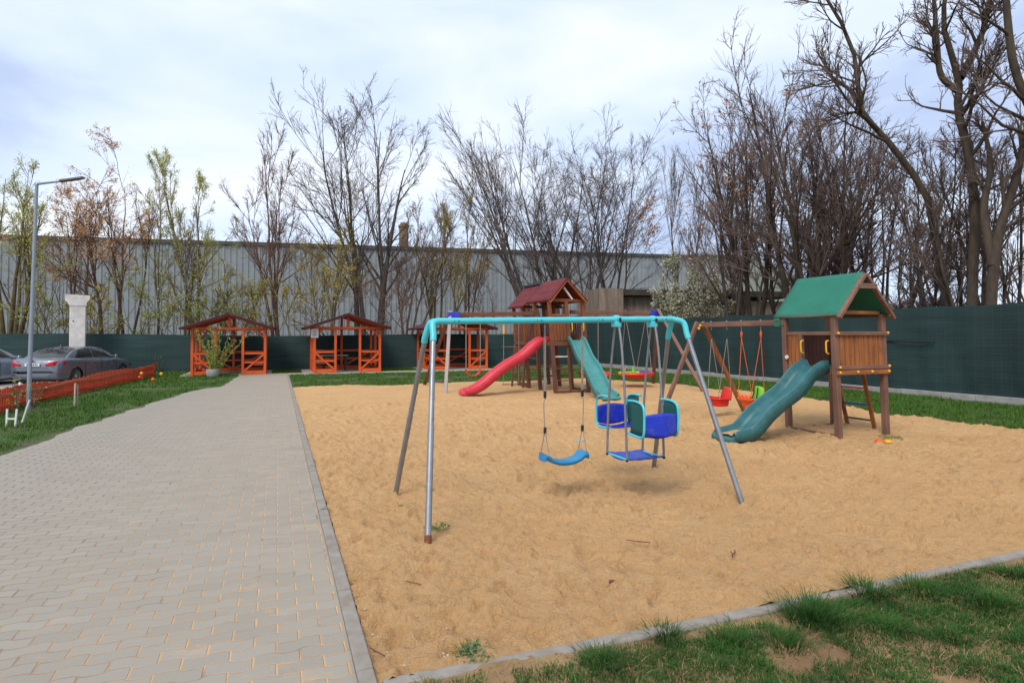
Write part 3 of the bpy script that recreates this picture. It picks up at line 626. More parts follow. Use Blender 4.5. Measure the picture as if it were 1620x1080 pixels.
def toddler(name, label, y0, y1, back, mat, ropemat, base_z):
    c = loc(tw, (-.035, (y0 + y1) / 2, BZ - .12)); r_ = thing(name, label, 'swing', (c.x, c.y, 0), TH); h = abs(y1 - y0) / 2; zt = c.z; z0 = base_z
    for s_ in (-1, 1):
        y = s_ * h; split = zt - .16
        hk = MB(); hk.tube([(0, y, zt + .02), (0, y, split)], .007, 6); hk.ball((0, y, split), .018, 6)
        if ropemat == 'rope_o': hk = MB().tube([(0, y, zt + .02), (0, y, zt - .05)], .007, 6)
        hk.build('hook', M['steel' if ropemat == 'rope_o' else 'black'], r_)
        if ropemat == 'rope_o': MB().lathe([(.004, 0), (.022, -.04), (.02, -.10), (.004, -.15)], 8, 'z', (0, y, zt - .02)).build('plastic_clip', M['orange'], r_)
        rp = MB(); rp.tube([(0, y, split), (-.17, s_ * .165, z0 + .20)], .0065, 6); rp.tube([(0, y, split), (.16, s_ * .165, z0 + .24)], .0065, 6); rp.build('rope', M[ropemat], r_)
    b = MB()   # bucket
    ring = lambda z, hx, hy, ox=0: [(ox + hx * math.copysign(abs(math.cos(a)) ** .5, math.cos(a)), hy * math.copysign(abs(math.sin(a)) ** .5, math.sin(a)), z) for a in np.linspace(0, 2 * math.pi, 17)[:-1]]
    vs = ring(z0 + .17, .19, .19) + ring(z0 + .15, .19, .19) + ring(z0 + .13, .155, .155) + ring(z0 + .01, .135, .14) + ring(z0, .12, .12); fs = []
    for k in range(4): fs += [(k * 16 + i, k * 16 + (i + 1) % 16, (k + 1) * 16 + (i + 1) % 16, (k + 1) * 16 + i) for i in range(16)]
    fs.append(tuple(64 + i for i in range(16))); b.add(vs, fs); b.build('seat', M[mat], r_, solid=.012)
    bk = MB().grid(lambda u, v: (.16 + .05 * v - .05 * math.sin(math.pi * u), (u - .5) * .31 * (1 - .25 * v ** 3), z0 + .12 + .27 * v * (1 - .12 * (2 * u - 1) ** 2)), 10, 8)
    bo = bk.build('backrest', M[back], r_, solid=.02)
    if back == 'lime':
        for s_ in (-1, 1): MB().tube([(.11, s_ * .05, z0 + .37), (.10, s_ * .045, z0 + .26), (.06, s_ * .06, z0 + .14)], .011, 6).build('harness_strap', M['black'], bo)
        hd = MB()
        for yy in (-.10, .0, .10): hd.ball((-.16, yy, z0 + .19), .05, 8)
        hd.tube([(-.17, -.16, z0 + .15), (-.17, .16, z0 + .15)], .035, 8); hd.build('front_guard', M[mat], r_)
    else:
        MB().tube([(-.17, -.16, z0 + .19), (-.17, .16, z0 + .19)], .02, 8).build('front_guard', M[mat], r_); MB().ball((-.17, .12, z0 + .205), .03, 6).build('button', M['yellow'], r_)
    return r_
toddler('toddler_swing', 'bright red toddler swing seat on grey ropes under the wooden beam', 2.97, 2.50, 'red', 'red', 'rope', .22)
toddler('toddler_swing', 'orange toddler swing seat with a lime green backrest on orange ropes', 2.09, 1.58, 'lime', 'orange', 'rope_o', .30)

# ---------------------------------------------------------------- left play tower with red roofs
T0 = Vector((1.286, 17.7, 0))
tl = thing('play_tower', 'twin roofed wooden play tower with red roofs, red slide and pale teal slide', 'play tower', T0, TH); SHEAR[tl.name] = .080
W = 1.10
for x, y, h, mm in ((0, 0, 2.78, 'wdz'), (W, 0, 2.78, 'wdz'), (0, 1.1, 2.75, 'wdz'), (W, 1.1, 2.75, 'wdz'), (0, 2.0, 2.7, 'wdz'), (W, 2.0, 2.7, 'wdz'), (0, 2.85, 2.7, 'wdz'), (W, 2.85, 2.7, 'wdz')):
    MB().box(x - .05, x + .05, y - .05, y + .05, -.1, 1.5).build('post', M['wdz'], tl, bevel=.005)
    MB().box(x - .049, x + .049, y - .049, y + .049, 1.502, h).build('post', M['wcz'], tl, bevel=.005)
MB().box(.5, .60, -.05, .04, 1.5, 2.75).build('post', M['wcz'], tl, bevel=.005)
for (x0, y0, x1, y1) in ((0, 0, W, 0), (W, 0, W, 1.1), (0, 1.1, 0, 2.0), (W, 1.1, W, 2.0), (0, 2, 0, 2.85), (W, 2, W, 2.85), (0, 2.85, W, 2.85), (0, 0, 0, 1.1)):
    ax = 'x' if y0 == y1 else 'y'
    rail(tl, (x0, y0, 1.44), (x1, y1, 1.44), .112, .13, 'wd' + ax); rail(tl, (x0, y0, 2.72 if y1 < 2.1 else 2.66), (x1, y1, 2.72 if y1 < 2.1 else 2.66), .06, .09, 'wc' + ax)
for (x0, y0, x1, y1) in ((0, 1.15, 0, 1.95), (W, 1.15, W, 1.95), (0, 2.05, 0, 2.8), (W, 2.05, W, 2.8), (.05, 2.85, W - .05, 2.85), (W, .05, W, 1.05), (.05, 1.1, .5, 1.1)):
    planks(tl, (x0, y0, 0), (x1, y1, 0), 1.52, 2.2, max(4, int((abs(x1 - x0) + abs(y1 - y0)) / .13)), 'wdz', gap=.3)
    rail(tl, (x0, y0, 2.24), (x1, y1, 2.24), .05, .06, 'wdx' if y0 == y1 else 'wdy')
planks(tl, (.06, -.01, 0), (.50, -.01, 0), 1.52, 2.25, 4, 'wcz', gap=.1); rail(tl, (.05, -.01, 2.28), (.5, -.01, 2.28), .05, .06, 'wbx')
planks(tl, (.0, .78, 0), (.0, 1.05, 0), 1.52, 2.25, 2, 'wcz')
dk = MB(); dk.box(.05, W - .05, .05, 2.83, 1.49, 1.515); dk.build('deck', M['wdy'], tl)
for y in (.0, -.0): pass
for xx in (.64, 1.02): MB().tube(catmull([(xx, -.06, 2.12), (xx, -.12, 2.08), (xx, -.12, 1.85), (xx, -.06, 1.8)], 4), .02, 8).build('grab_handle', M['yellow'], tl)
def gable(root, y0, y1, ex, ez, az, mat, th=.03):
    for s_ in (-1, 1):
        MB().grid(lambda u, v: (W / 2 + s_ * (W / 2 + ex) * v, y0 + (y1 - y0) * u, az - (az - ez) * v), 6, 8).build('roof_panel', mat, root, solid=th)
gable(tl, -.22, 1.62, .07, 2.70, 3.36, M['red_roof']); gable(tl, 1.66, 3.02, .16, 2.58, 3.33, M['red_roof'])
MB().beam((W / 2, 1.66, 3.36), (W / 2, 3.02, 3.36), .16, .06).build('ridge_cap', plain('slate_ridge', (.05, .065, .08), .6), tl)
for y in (-.17, 1.57):
    for s_ in (-1, 1): MB().beam((W / 2 + s_ * .01, y, 3.30), (W / 2 + s_ * (W / 2 + .06), y, 2.64), .05, .08, (0, 1, 0)).build('rafter', M['wbz'], tl, bevel=.004)
MB().beam((.75, -.03, 2.75), (.50, -.03, 3.1), .04, .07, (0, 1, 0)).build('brace', M['white'], tl)
slide(tl, (0.02, .52, 1.53), Vector((-1, -.12, 0)), Vector((-.12, 1, 0)), [(0, 1.53), (.12, 1.52), (.35, 1.40), (.8, 1.07), (1.25, .86), (1.7, .60), (2.2, .26), (2.55, .10), (2.80, .07)], .38, M['slide_r'], .11)
slide(tl, (.76, -.02, 1.53), Vector((-.15, -1, 0)), Vector((1, -.15, 0)), [(0, 1.53), (.12, 1.52), (.35, 1.38), (.75, 1.02), (1.15, .82), (1.5, .56), (1.95, .20), (2.25, .10), (2.5, .08)], .42, M['slide_t'], .115)
# access ladder and lower framing
for z in (.35, .68, 1.0): MB().tube([(0, 2.0, z), (0, 2.85, z)], .022, 8).build('rung', M['wdy'], tl); MB().tube([(0, 1.1, z - .05), (0, 2.0, z - .05)], .022, 8).build('rung', M['wdy'], tl)
for y in (1.95, 2.92): MB().beam((-.25, y, -.06), (-.02, y, 1.4), .05, .07, (0, 1, 0)).build('brace', M['wdz'], tl)
rail(tl, (0, 2.05, .05), (0, 2.8, .05), .05, .16, 'wdy'); rail(tl, (0, 0, .02), (W, 0, .02), .05, .06, 'wdx'); rail(tl, (W, 0, .02), (W, 1.1, .02), .05, .06, 'wdy')
for z in (.35, .7, 1.05): MB().tube([(.05, .0, z), (.48, .0, z)], .02, 8).build('rung', M['white' if z > 1 else 'wdx'], tl)
MB().beam((.5, 0, -.05), (.5, 0, 1.4), .06, .05).build('post', M['wdz'], tl, bevel=.004)
MB().box(.05, W - .05, 1.55, 1.95, .66, .70).build('bench', M['wbx'], tl); MB().box(.05, W - .05, 1.2, 1.4, .38, .42).build('bench', M['wdx'], tl)
pan = MB().box(-.0, .04, 2.1, 2.8, .7, 1.35); pan.build('side_board', M['wdy'], tl)
# beams to both sides
LB0 = loc(tl, (-.05, 1.06, 2.36)); LB1 = A3(712, 498, 18.3)
RB0 = loc(tl, (W + .05, .95, 2.42)); RB1 = A3(1040, 495, 20.2)
MB().beam(LB0, LB1, .09, .12).build('swing_beam', M['wdx'], tl, world=True, bevel=.006); MB().beam(RB0, RB1, .09, .12).build('swing_beam', M['wox'], tl, world=True, bevel=.006)
dl = (LB1 - LB0).normalized(); dr = (RB1 - RB0).normalized()
for e_, d_ in ((LB1, dl), (RB1, dr)): MB().beam(e_ - d_ * .30, e_ + d_ * .08, .13, .17).build('beam_bracket', M['blue'], tl, world=True, bevel=.01)
pale = wood('bleached_wood', (.42, .36, .33), (.27, .22, .20), 2)
for top, foot, mm in ((LB1, G(705, 621), pale), (LB1 + UY * .05, G(672, 608), M['wdz']), (RB1, G(1033, 606), M['wdz']), (RB1 + Vector((.05, -.1, .02)), G(1112, 618), M['woz'])):
    d_ = (foot - top).normalized(); MB().beam(top - d_ * .12, foot + d_ * .08, .10, .10, (0, 1, 0)).build('frame_leg', mm, tl, world=True, bevel=.006)
eb = MB()
for px in (734, 755, 787, 810): k = (px - 712) / (831 - 712); c = LB1.lerp(LB0, k); eb.tube([c - Vector((0, 0, .11)), c + Vector((0, 0, .11))], .017, 6)
for px in (943, 965, 999, 1025): k = (px - 932) / (1040 - 932); c = RB0.lerp(RB1, k); eb.tube([c - Vector((0, 0, .11)), c + Vector((0, 0, .11))], .017, 6)
split(eb, 'eye_bolt', M['steel'], tl, world=True)
def onL(px): return LB1.lerp(LB0, (px - 712) / (831 - 712)) - Vector((0, 0, .1))
def onR(px): return RB0.lerp(RB1, (px - 932) / (1040 - 932)) - Vector((0, 0, .1))
def uswing(label, a, b, zb, ropem='rope'):
    c = (a + b) / 2; r_ = thing('belt_swing', label, 'swing', (c.x, c.y, 0), TH); h = (a - b).length / 2
    for s_ in (-1, 1): MB().tube([(s_ * h, 0, c.z), (s_ * h * 1.0, 0, zb + .17)], .014, 6).build('rope', M[ropem], r_)
    b_ = MB(); pts = catmull([(-h * 1.05, 0, zb + .19), (-h * .8, 0, zb + .07), (-h * .3, 0, zb), (h * .3, 0, zb), (h * .8, 0, zb + .07), (h * 1.05, 0, zb + .19)], 4)
    b_.sweep([(-.07, 0), (.07, 0)], pts, (0, 1, 0)); b_.build('seat', M['red'] if zb > .3 else M['red'], r_, solid=.03)
    return r_
uswing('small red belt swing hanging left of the red slide', onL(734), onL(755), .46)
uswing('red belt swing hanging just right of the pale teal slide', onR(943), onR(965), .34)
# rope ladder
a, b = onL(787), onL(810); c = (a + b) / 2; rl = thing('rope_ladder', 'rope ladder with thin wooden rungs and a yellow grip hanging beside the red slide', 'rope ladder', (c.x, c.y, 0), TH); h = (a - b).length / 2
for s_ in (-1, 1): MB().tube([(s_ * h, 0, c.z), (s_ * h, 0, .18)], .009, 6).build('rope', M['rope'], rl)
for z in (1.72, 1.33, .94, .55, .18): MB().tube([(-h - .05, 0, z), (h + .05, 0, z)], .017, 6).build('rung', M['wox'], rl)
MB().tube([(-h, -.02, 2.0), (-h, -.02, 1.72)], .03, 8).build('grip', M['yellow'], rl)
# nest swing
a, b = onR(999), onR(1025); c = (a + b) / 2; ns = thing('nest_swing', 'round red and purple nest swing with a rainbow rim below the far wooden beam', 'nest swing', (c.x, c.y, 0), TH)
z0 = .43; Rr = .55; segs = [('yellow', 0), ('lime', 1), ('purple', 2), ('red', 3), ('orange', 4), ('yellow', 5), ('lime', 6), ('purple', 7)]
order = ['purple', 'lime', 'lime', 'yellow', 'orange', 'red', 'red', 'red']
for k, mm in enumerate(order):
    a0 = k * math.pi / 4; pts = [(Rr * math.cos(q), Rr * math.sin(q), z0) for q in np.linspace(a0, a0 + math.pi / 4, 7)]; MB().tube(pts, .042, 8).build('rim', M[mm], ns)
MB().lathe([(Rr, z0), (.48, z0 - .09), (.3, z0 - .16), (.01, z0 - .18)], 28).build('net', M['red'], ns, solid=.01)
for s_ in (-1, 1):
    for q in (-1, 1): MB().tube([(s_ * (a - b).length / 2, 0, c.z), (s_ * .30, q * .46, z0)], .010, 6).build('rope', M['rope'], ns)
fl = MB()
fl.tube([(-.16, .42, z0), (-.16, .42, z0 + .17)], .02, 6); fl.build('grip', M['yellow'], ns); MB().lathe([(.07, 0), (.05, .06), (.015, .20), (.005, .24)], 8, 'z', (.16, .42, z0)).build('grip', M['lime'], ns)
# red rocker
c = G(944, 603); rk = thing('rocker', 'curved red plastic rocker standing on the sand behind the pale teal slide', 'rocker', c, TH)
rb = MB(); rb.sweep([(-.16, .05), (-.15, 0), (.15, 0), (.16, .05)], catmull([(-.45, 0, .42), (-.36, 0, .22), (-.15, 0, .07), (.15, 0, .07), (.36, 0, .2), (.45, 0, .34)], 4), (0, 1, 0)); rb.build('shell', M['red'], rk, solid=.04)
MB().tube([(-.2, 0, .10), (-.2, 0, .4)], .03, 8).build('handle', M['red'], rk)
# little things on the sand
def toy(name, label, cat, p, fn, mat):
    r_ = thing(name, label, cat, p, TH); b = MB(); fn(b); b.build(name + '_body', M[mat], r_); return r_
toy('toy_scoop', 'small turquoise toy stick lying on the sand behind the azure swing', 'toy', G(918, 698), lambda b: (b.tube([(-.08, 0, .015), (.08, .015, .02)], .009, 8), b.ball((.01, 0, .015), .018, 6)), 'turq')
toy('toy_spade', 'small blue toy spade on the sand beside the far tower', 'toy', G(934, 610), lambda b: (b.tube([(-.2, 0, .03), (.05, 0, .05)], .02, 8), b.box(.05, .22, -.07, .07, .03, .06)), 'azure')
toy('toy_mould', 'left one of two orange sand moulds beside the right tower post', 'toy', G(1388, 699), lambda b: b.lathe([(.05, 0), (.065, .01), (.055, .04), (.02, .055), (.001, .06)], 10), 'orange')
toy('toy_mould', 'right one of two small yellow orange sand moulds near the right tower', 'toy', G(1402, 699), lambda b: b.lathe([(.05, 0), (.06, .01), (.05, .045), (.001, .05)], 10), 'yellow')
bk = thing('bucket', 'pale grey plastic tub standing under the far play tower', 'tub', loc(tl, (.35, 1.2, 0)) * Vector((1, 1, 0)) + Vector((0, 0, 0)) if False else G(868, 604)); MB().lathe([(.001, .0), (.14, 0), (.19, .42), (.17, .42), (.13, .03)], 14).build('tub_body', M['concrete_w'], bk)
# twigs and pebbles
def twig(label, p, L, az, r=.0035):
    r_ = thing('twig', label, 'twig', p, az); b = MB(); pts = [(-L / 2, 0, .012), (-L / 6, L * .05, .02), (L / 5, -L * .03, .018), (L / 2, L * .05, .03)]; b.tube(catmull(pts, 3), r, 5); b.tube([(-L / 6, L * .05, .02), (L * .1, L * .25, .03)], r * .7, 5); b.build('twig_wood', M['wdx'], r_)
twig('thin brown twig lying on the sand below the glider', G(1010, 857), .20, 3.0); twig('forked brown twig on the sand near the lower middle', G(1158, 876), .10, 1.0, .005); twig('short dark twig beside the near kerb corner', G(600, 1030), .10, 2.6); twig('small hooked twig on the sand above the forked one', G(1030, 818), .10, 1.1, .004)
twig('thin bent twig between the swing leg and the kerb', G(656, 922), .11, 2.9, .003)
b = MB(); b.box(-.025, .02, -.012, .012, .0, .02); r_ = thing('bark_chip', 'small dark chip of bark on the near sand', 'bark chip', G(968, 918)); b.build('chip', M['wdx'], r_, bevel=.004)
random.seed(9); pb = MB()
for k in range(260):
    a, bb_ = random.uniform(.05, 9), random.uniform(.05, 7) ** 1.0; r = random.uniform(.003, .009); p = S(a, bb_, -.005 + r * .3)
    if k < 70: p = S(random.uniform(.03, .6), random.uniform(.05, 4), .0)
    pb.lathe([(1e-4, -r * .6), (r * .8, -r * .2), (r, r * .1), (r * .6, r * .5), (1e-4, r * .6)], 6, 'z', p)
tag(pb.build('pebbles', plain('pale_pebbles', (.55, .48, .38), .8, 0, .5, 90)), 'small pale pebbles scattered over the near sand', 'pebbles', kind='stuff')
# weeds
m_weed = blade_mat('weed_leaves', (.05, .13, .02), (.09, .19, .03), (.16, .24, .06)); m_weed2 = blade_mat('grey_green_weed', (.10, .15, .06), (.15, .20, .09), (.25, .28, .15))
def weed(label, p, rad, n, h, mat, seed):
    r_ = random.Random(seed); root = thing('weed', label, 'weed', p); b = MB()
    for k in range(n):
        a = r_.uniform(0, 6.283); rr = rad * r_.random() ** .6; x, y = rr * math.cos(a), rr * math.sin(a); z = r_.uniform(.1, 1) * h * (1.2 - rr / rad); s_ = r_.uniform(.5, 1) * .022 * min(2, (rad / .12) ** .5); t_ = r_.uniform(0, 6.28)
        u = Vector((math.cos(t_), math.sin(t_), r_.uniform(-.3, .5))) * s_; w = Vector((-math.sin(t_), math.cos(t_), r_.uniform(-.2, .3))) * s_ * .35; c = Vector((x, y, max(z, .004)))
        b.add([c - u, c + w, c + u, c - w], [(0, 1, 2, 3)])
    b.build('leaves', mat, root); st = MB()
    for k in range(7): a = k * .9; st.tube([(0, 0, -.01), (rad * .6 * math.cos(a), rad * .6 * math.sin(a), h * .5)], .003, 4)
    st.build('stem', mat, root)
weed('leafy green weed behind the foot of the near left swing leg', G(692, 832), .11, 90, .05, m_weed, 1); weed('tiny green weed left of the near left swing leg', G(637, 800), .06, 40, .03, m_weed, 2)
weed('grey green feathery weed on the sand side of the near kerb', G(752, 1030), .10, 240, .06, m_weed2, 3); weed('green weed beside the foot of the right tower post', G(1408, 692), .22, 120, .07, m_weed, 4)
weed('weed in the sand under the left edge of the far tower slide', G(906, 613), .28, 80, .15, m_weed, 5); weed('weed patch right of the far tower at the slide', G(935, 614), .4, 90, .10, m_weed, 6)
weed('sparse weed behind the red toddler swing post on the sand', G(1300, 690), .2, 40, .04, m_weed, 7); weed('weed growing at the path kerb edge by the sand', G(516, 805), .06, 50, .04, m_weed2, 8)
# ---------------------------------------------------------------- timber shelters
def shelter(label, a, b, sc):
    r_ = thing('shelter', label, 'garden shelter', S(a, b), TH, 'orange timber shelters by the back fence'); X = 1.52; Dp = 3.0; H = 2.12
    def post(x, y, w=.11): MB().box(x - w / 2, x + w / 2, y - w / 2, y + w / 2, -.03, H - .06).build('post', M['gzz'], r_, bevel=.006)
    for x in (-X, -.57, .57, X): post(x, 0)
    for x in (-X, 0, X): post(x, Dp)
    for x in (-X, X): post(x, Dp / 2)
    for y in (0, Dp): MB().box(-X - .06, X + .06, y - .062, y + .062, H - .058, H + .062).build('top_beam', M['gzx'], r_, bevel=.006)
    for x in (-X, X): MB().box(x - .058, x + .058, .064, Dp - .064, H - .058, H + .058).build('top_beam', M['gzy'], r_, bevel=.006)
    for y in (0, Dp): MB().box(-.055, .055, y - .055, y + .055, H + .064, 2.72).build('king_post', M['gzz'], r_, bevel=.005)
    def panel(p0, p1, flip, ax):
        p0, p1 = Vector(p0), Vector(p1); d = (p1 - p0).normalized() * .056; q0, q1 = p0 + d, p1 - d
        for z, h in ((.98, .10), (.56, .09), (.09, .17)): MB().beam(q0 + Vector((0, 0, z)), q1 + Vector((0, 0, z)), .05, h).build('panel_rail', M['gz' + ax], r_, bevel=.004)
        s0, s1 = (q0, q1) if not flip else (q1, q0); off = Vector((d.y, -d.x, 0)).normalized() * .032
        MB().beam(s0 + off + Vector((0, 0, .92)), s1 + off + Vector((0, 0, .16)), .03, .08).build('diagonal_brace', M['gzx'], r_, bevel=.004)
    panel((-X, 0, 0), (-.57, 0, 0), False, 'x'); panel((.57, 0, 0), (X, 0, 0), True, 'x')
    for x in (-X, X): panel((x, 0, 0), (x, Dp / 2, 0), False, 'y'); panel((x, Dp / 2, 0), (x, Dp, 0), True, 'y')
    panel((-X, Dp, 0), (0, Dp, 0), False, 'x'); panel((0, Dp, 0), (X, Dp, 0), True, 'x')
    for y in (0, Dp):
        for s_ in (-1, 1): MB().beam((s_ * (X - .03), y, H - .42), (s_ * (X - .40), y, H - .04), .06, .08, (0, 1, 0)).build('knee_brace', M['gzz'], r_, bevel=.004)
    for s_ in (-1, 1):
        rf = MB(); rf.grid(lambda u, v: (s_ * 2.02 * v, -.45 + (Dp + .9) * u, 2.80 - .68 * v), 8, 6)
        ro = rf.build('roof_panel', M['maroon'], r_, solid=.07)
        for y in (-.40, Dp + .40): MB().beam((0, y, 2.745), (s_ * 1.98, y, 2.075), .05, .10, (0, 1, 0)).build('barge_board', plain('maroon_board', (.075, .016, .02), .7) if 'maroon_board' not in bpy.data.materials else bpy.data.materials['maroon_board'], ro, bevel=.004)
        for y in (.0, .75, 1.5, 2.25, 3.0): MB().beam((s_ * .05, y, 2.70), (s_ * 1.9, y, 2.08), .06, .08, (0, 1, 0)).build('rafter', M['gzx'], ro)
    r_.scale = (sc, sc, sc)
    for x in (-1.22, 1.22): MB().box(x - .2, x + .2, .2, 2.8, .42, .46).build('bench', M['gzy'], r_, bevel=.004)
    return r_
shelter('orange timber shelter nearest the parked cars, partly behind the budding bush', -2.40, 25.55, .935)
g2 = shelter('middle orange timber shelter with a white notice on its left post', 2.55, 25.60, .96)
shelter('orange timber shelter farthest right, seen behind the turquoise frame leg', 8.05, 26.2, .96)
# notice on the middle shelter
nt = thing('notice', 'white notice with a red symbol on the left post of the middle shelter', 'notice', loc(g2, (-1.46, -.066, 1.79)), TH)
MB().box(-.16, .16, -.008, .0, -.20, .20).build('board', M['white'], nt)
ri = MB(); ri.lathe([(.075, -.0125), (.055, -.0125)], 20, 'y', (0, 0, .05)); ri.beam((-.05, -.0125, .10), (.05, -.0125, .0), .002, .016, (0, 1, 0)); ri.build('red_ring', M['red'], nt)
tx = MB()
for i, z in enumerate((-.06, -.09, -.12)): tx.box(-.09, .09 - .03 * i, -.0118, -.0085, z - .006, z + .006)
tx.build('text_lines', M['black'], nt)
tb = thing('table', 'grey topped table inside the middle shelter', 'table', loc(g2, (-.35, 1.5, 0)), TH)
MB().box(-.75, .5, -.4, .4, .72, .76).build('table_top', M['steel'], tb, bevel=.005)
for x in (-.6, .4):
    for y in (-.3, .3): MB().box(x - .03, x + .03, y - .03, y + .03, 0, .72).build('leg', M['black'], tb)

# ---------------------------------------------------------------- fences
def net_mat(name, c1, c2):
    t = NT(name); v = t.map(); sx = t.n('ShaderNodeSeparateXYZ'); t.put(v, sx.inputs[0])
    gx = t.math('ABSOLUTE', t.math('SUBTRACT', t.math('FRACT', t.math('MULTIPLY', sx.outputs[0], 5.0)), .5)); gz = t.math('ABSOLUTE', t.math('SUBTRACT', t.math('FRACT', t.math('MULTIPLY', sx.outputs[2], 5.0)), .5))
    lines = t.math('MAXIMUM', t.ramp(gx, .42, .5), t.ramp(gz, .42, .5))
    band = t.noise(t.map((.6, 1, 4)), 1.0, 3); pan = t.noise(t.map((.25, .2, .05)), 1.0, 2)
    c = t.mix(t.ramp(band, .35, .65), c1, c2); c = t.mix(t.math('MULTIPLY', t.ramp(pan, .4, .6), .5), c, tuple(x * .6 for x in c1)); c = t.mix(t.math('MULTIPLY', lines, .16), c, tuple(min(1, x * 1.8 + .01) for x in c2))
    t.bump(lines, .4, .01); return t.fin(c, .8)
m_net1 = net_mat('dark_green_netting', (.009, .028, .028), (.014, .042, .040)); m_net2 = net_mat('grey_green_netting', (.012, .036, .036), (.024, .056, .052))
m_post = plain('fence_post_green', (.012, .05, .04), .6)
# right-hand fence: local x along the fence from the far corner (b=29.2) towards the viewer
fr = thing('mesh_fence', 'tall dark green netting fence on a concrete plinth along the right side', 'fence', S(16.4, 29.2), TH - math.pi / 2)
Lf = 34.0; N_ = 340
def wav(u, v): x = u * Lf; return (x, .04 * math.sin(x * 1.29) * math.sin(math.pi * v) + .02 * math.sin(x * 5.3 + 2 * v) + .012 * math.sin(x * 11 + 3 * math.sin(v * 4)), .10 + v * (2.36 + .02 * math.sin(x * 2.5)))
MB().grid(wav, N_, 8).build('netting', m_net1, fr)
b = MB()
for i in range(15): b.tube([(i * 2.43, -.05 if False else .06, 0), (i * 2.43, .06, 2.5)], .03, 8)
split(b, 'fence_post', m_post, fr); pl_ = MB()
for i in range(17): pl_.box(i * 2.0 + .005, i * 2 + 1.995, -.05, .05, -.1, .13 + .01 * (i % 3))
pl_.build('plinth', M['concrete'], fr, bevel=.01)
b = MB(); b.tube([(19.2, -.06, 1.52), (19.9, -.05, 1.53), (21.0, -.06, 1.5)], .02, 6); b.build('tear_patch', M['black'], fr)
# back fence
fb = thing('mesh_fence', 'low grey green netting fence behind the shelters and the cars', 'fence', S(-32, 29.2), TH)
Lb = 48.3
MB().grid(lambda u, v: (u * Lb, .03 * math.sin(u * Lb * 1.9) * math.sin(math.pi * v) + .015 * math.sin(u * 140), -.2 + v * (1.93 + .05 * math.sin(u * Lb * .35) + (.06 if u > .9 else 0))), 400, 6).build('netting', m_net2, fb)
b = MB()
for i in range(21): b.tube([(i * 2.41, .06, -.2), (i * 2.41, .06, 1.82)], .03, 8)
split(b, 'fence_post', m_post, fb)
# low orange picket fence along the verge
pts = [S(-6.5, 4, 0), S(-6.35, 8, 0), S(-6.15, 13.2, 0), S(-6.05, 16.5, 0), S(-5.75, 20, 0), S(-5.45, 23.5, 0), S(-5.3, 26.1, 0)]
pf = thing('picket_fence', 'low weathered orange board fence between the verge and the parked cars', 'fence', S(-6.5, 4)); cur = catmull(pts, 60); b = MB(); rl_ = MB(); random.seed(4); s_ = 0; ph = 0
for i in range(len(cur) - 1):
    d_ = cur[i + 1] - cur[i]; L_ = d_.length; s_ += L_
    if s_ < .098: continue
    s_ = 0; d_.normalize(); n_ = Vector((d_.y, -d_.x, 0)); c = cur[i]; ph += 1
    h = .46 + .05 * math.sin(ph * .11) + random.uniform(-.02, .02) + (.05 if ph > 150 else 0); lean = n_ * (.06 * math.sin(ph * .05)); z0 = -.08
    a0, a1 = c - d_ * .047, c + d_ * .047
    vs = [a0, a1, a1 + n_ * .018, a0 + n_ * .018]; b.add([v + Vector((0, 0, z0)) for v in vs] + [v + lean + Vector((0, 0, h)) for v in vs], [(0, 3, 2, 1), (4, 5, 6, 7), (0, 1, 5, 4), (1, 2, 6, 5), (2, 3, 7, 6), (3, 0, 4, 7)])
b.build('pickets', M['orange_rusty'], pf, world=True)
for z in (.34, .10):
    r_ = MB(); q = [cur[i] + Vector(((cur[min(i + 1, len(cur) - 1)] - cur[i - 1]).normalized().y * .04, -(cur[min(i + 1, len(cur) - 1)] - cur[i - 1]).normalized().x * .04, z + .02 * math.sin(i * .1))) for i in range(1, len(cur), 6)]
    for i in range(len(q) - 1): r_.beam(q[i], q[i + 1], .03, .06)
    r_.build('rail', plain('pinkish_rail', (.50, .13, .07), .8) if z > .3 else M['orange_rusty'], pf, world=True)
# stakes and scraps in the verge
st = thing('stake', 'pale wooden stake standing in the verge grass beside the orange fence', 'stake', G(120, 640)); MB().beam((0, 0, -.1), (.01, 0, .52), .035, .03).build('stake_wood', plain('pale_wood', (.55, .40, .32), .8), st)
MB().beam((.07, 0, -.1), (.075, 0, .48), .02, .02).build('stake_rod', M['steel'], st)
sc = thing('garden_frame', 'small white painted frame leaning in the verge at the left picture edge', 'garden frame', G(20, 672)); b = MB()
b.beam((-.08, 0, -.02), (-.09, .02, .30), .03, .02); b.beam((.08, 0, -.02), (.09, .02, .30), .03, .02); b.beam((-.08, .01, .12), (.08, .01, .12), .02, .03); b.build('frame', M['white'], sc)
MB().beam((.17, .05, .05), (.30, .05, .46), .03, .02).build('loose_slat', M['white'], sc)
wp = thing('white_post', 'short white post standing among the weeds behind the orange fence', 'post', G(33, 618, -.1)); MB().beam((0, 0, -.15), (0, 0, .28), .06, .04).build('post_wood', M['white'], wp)

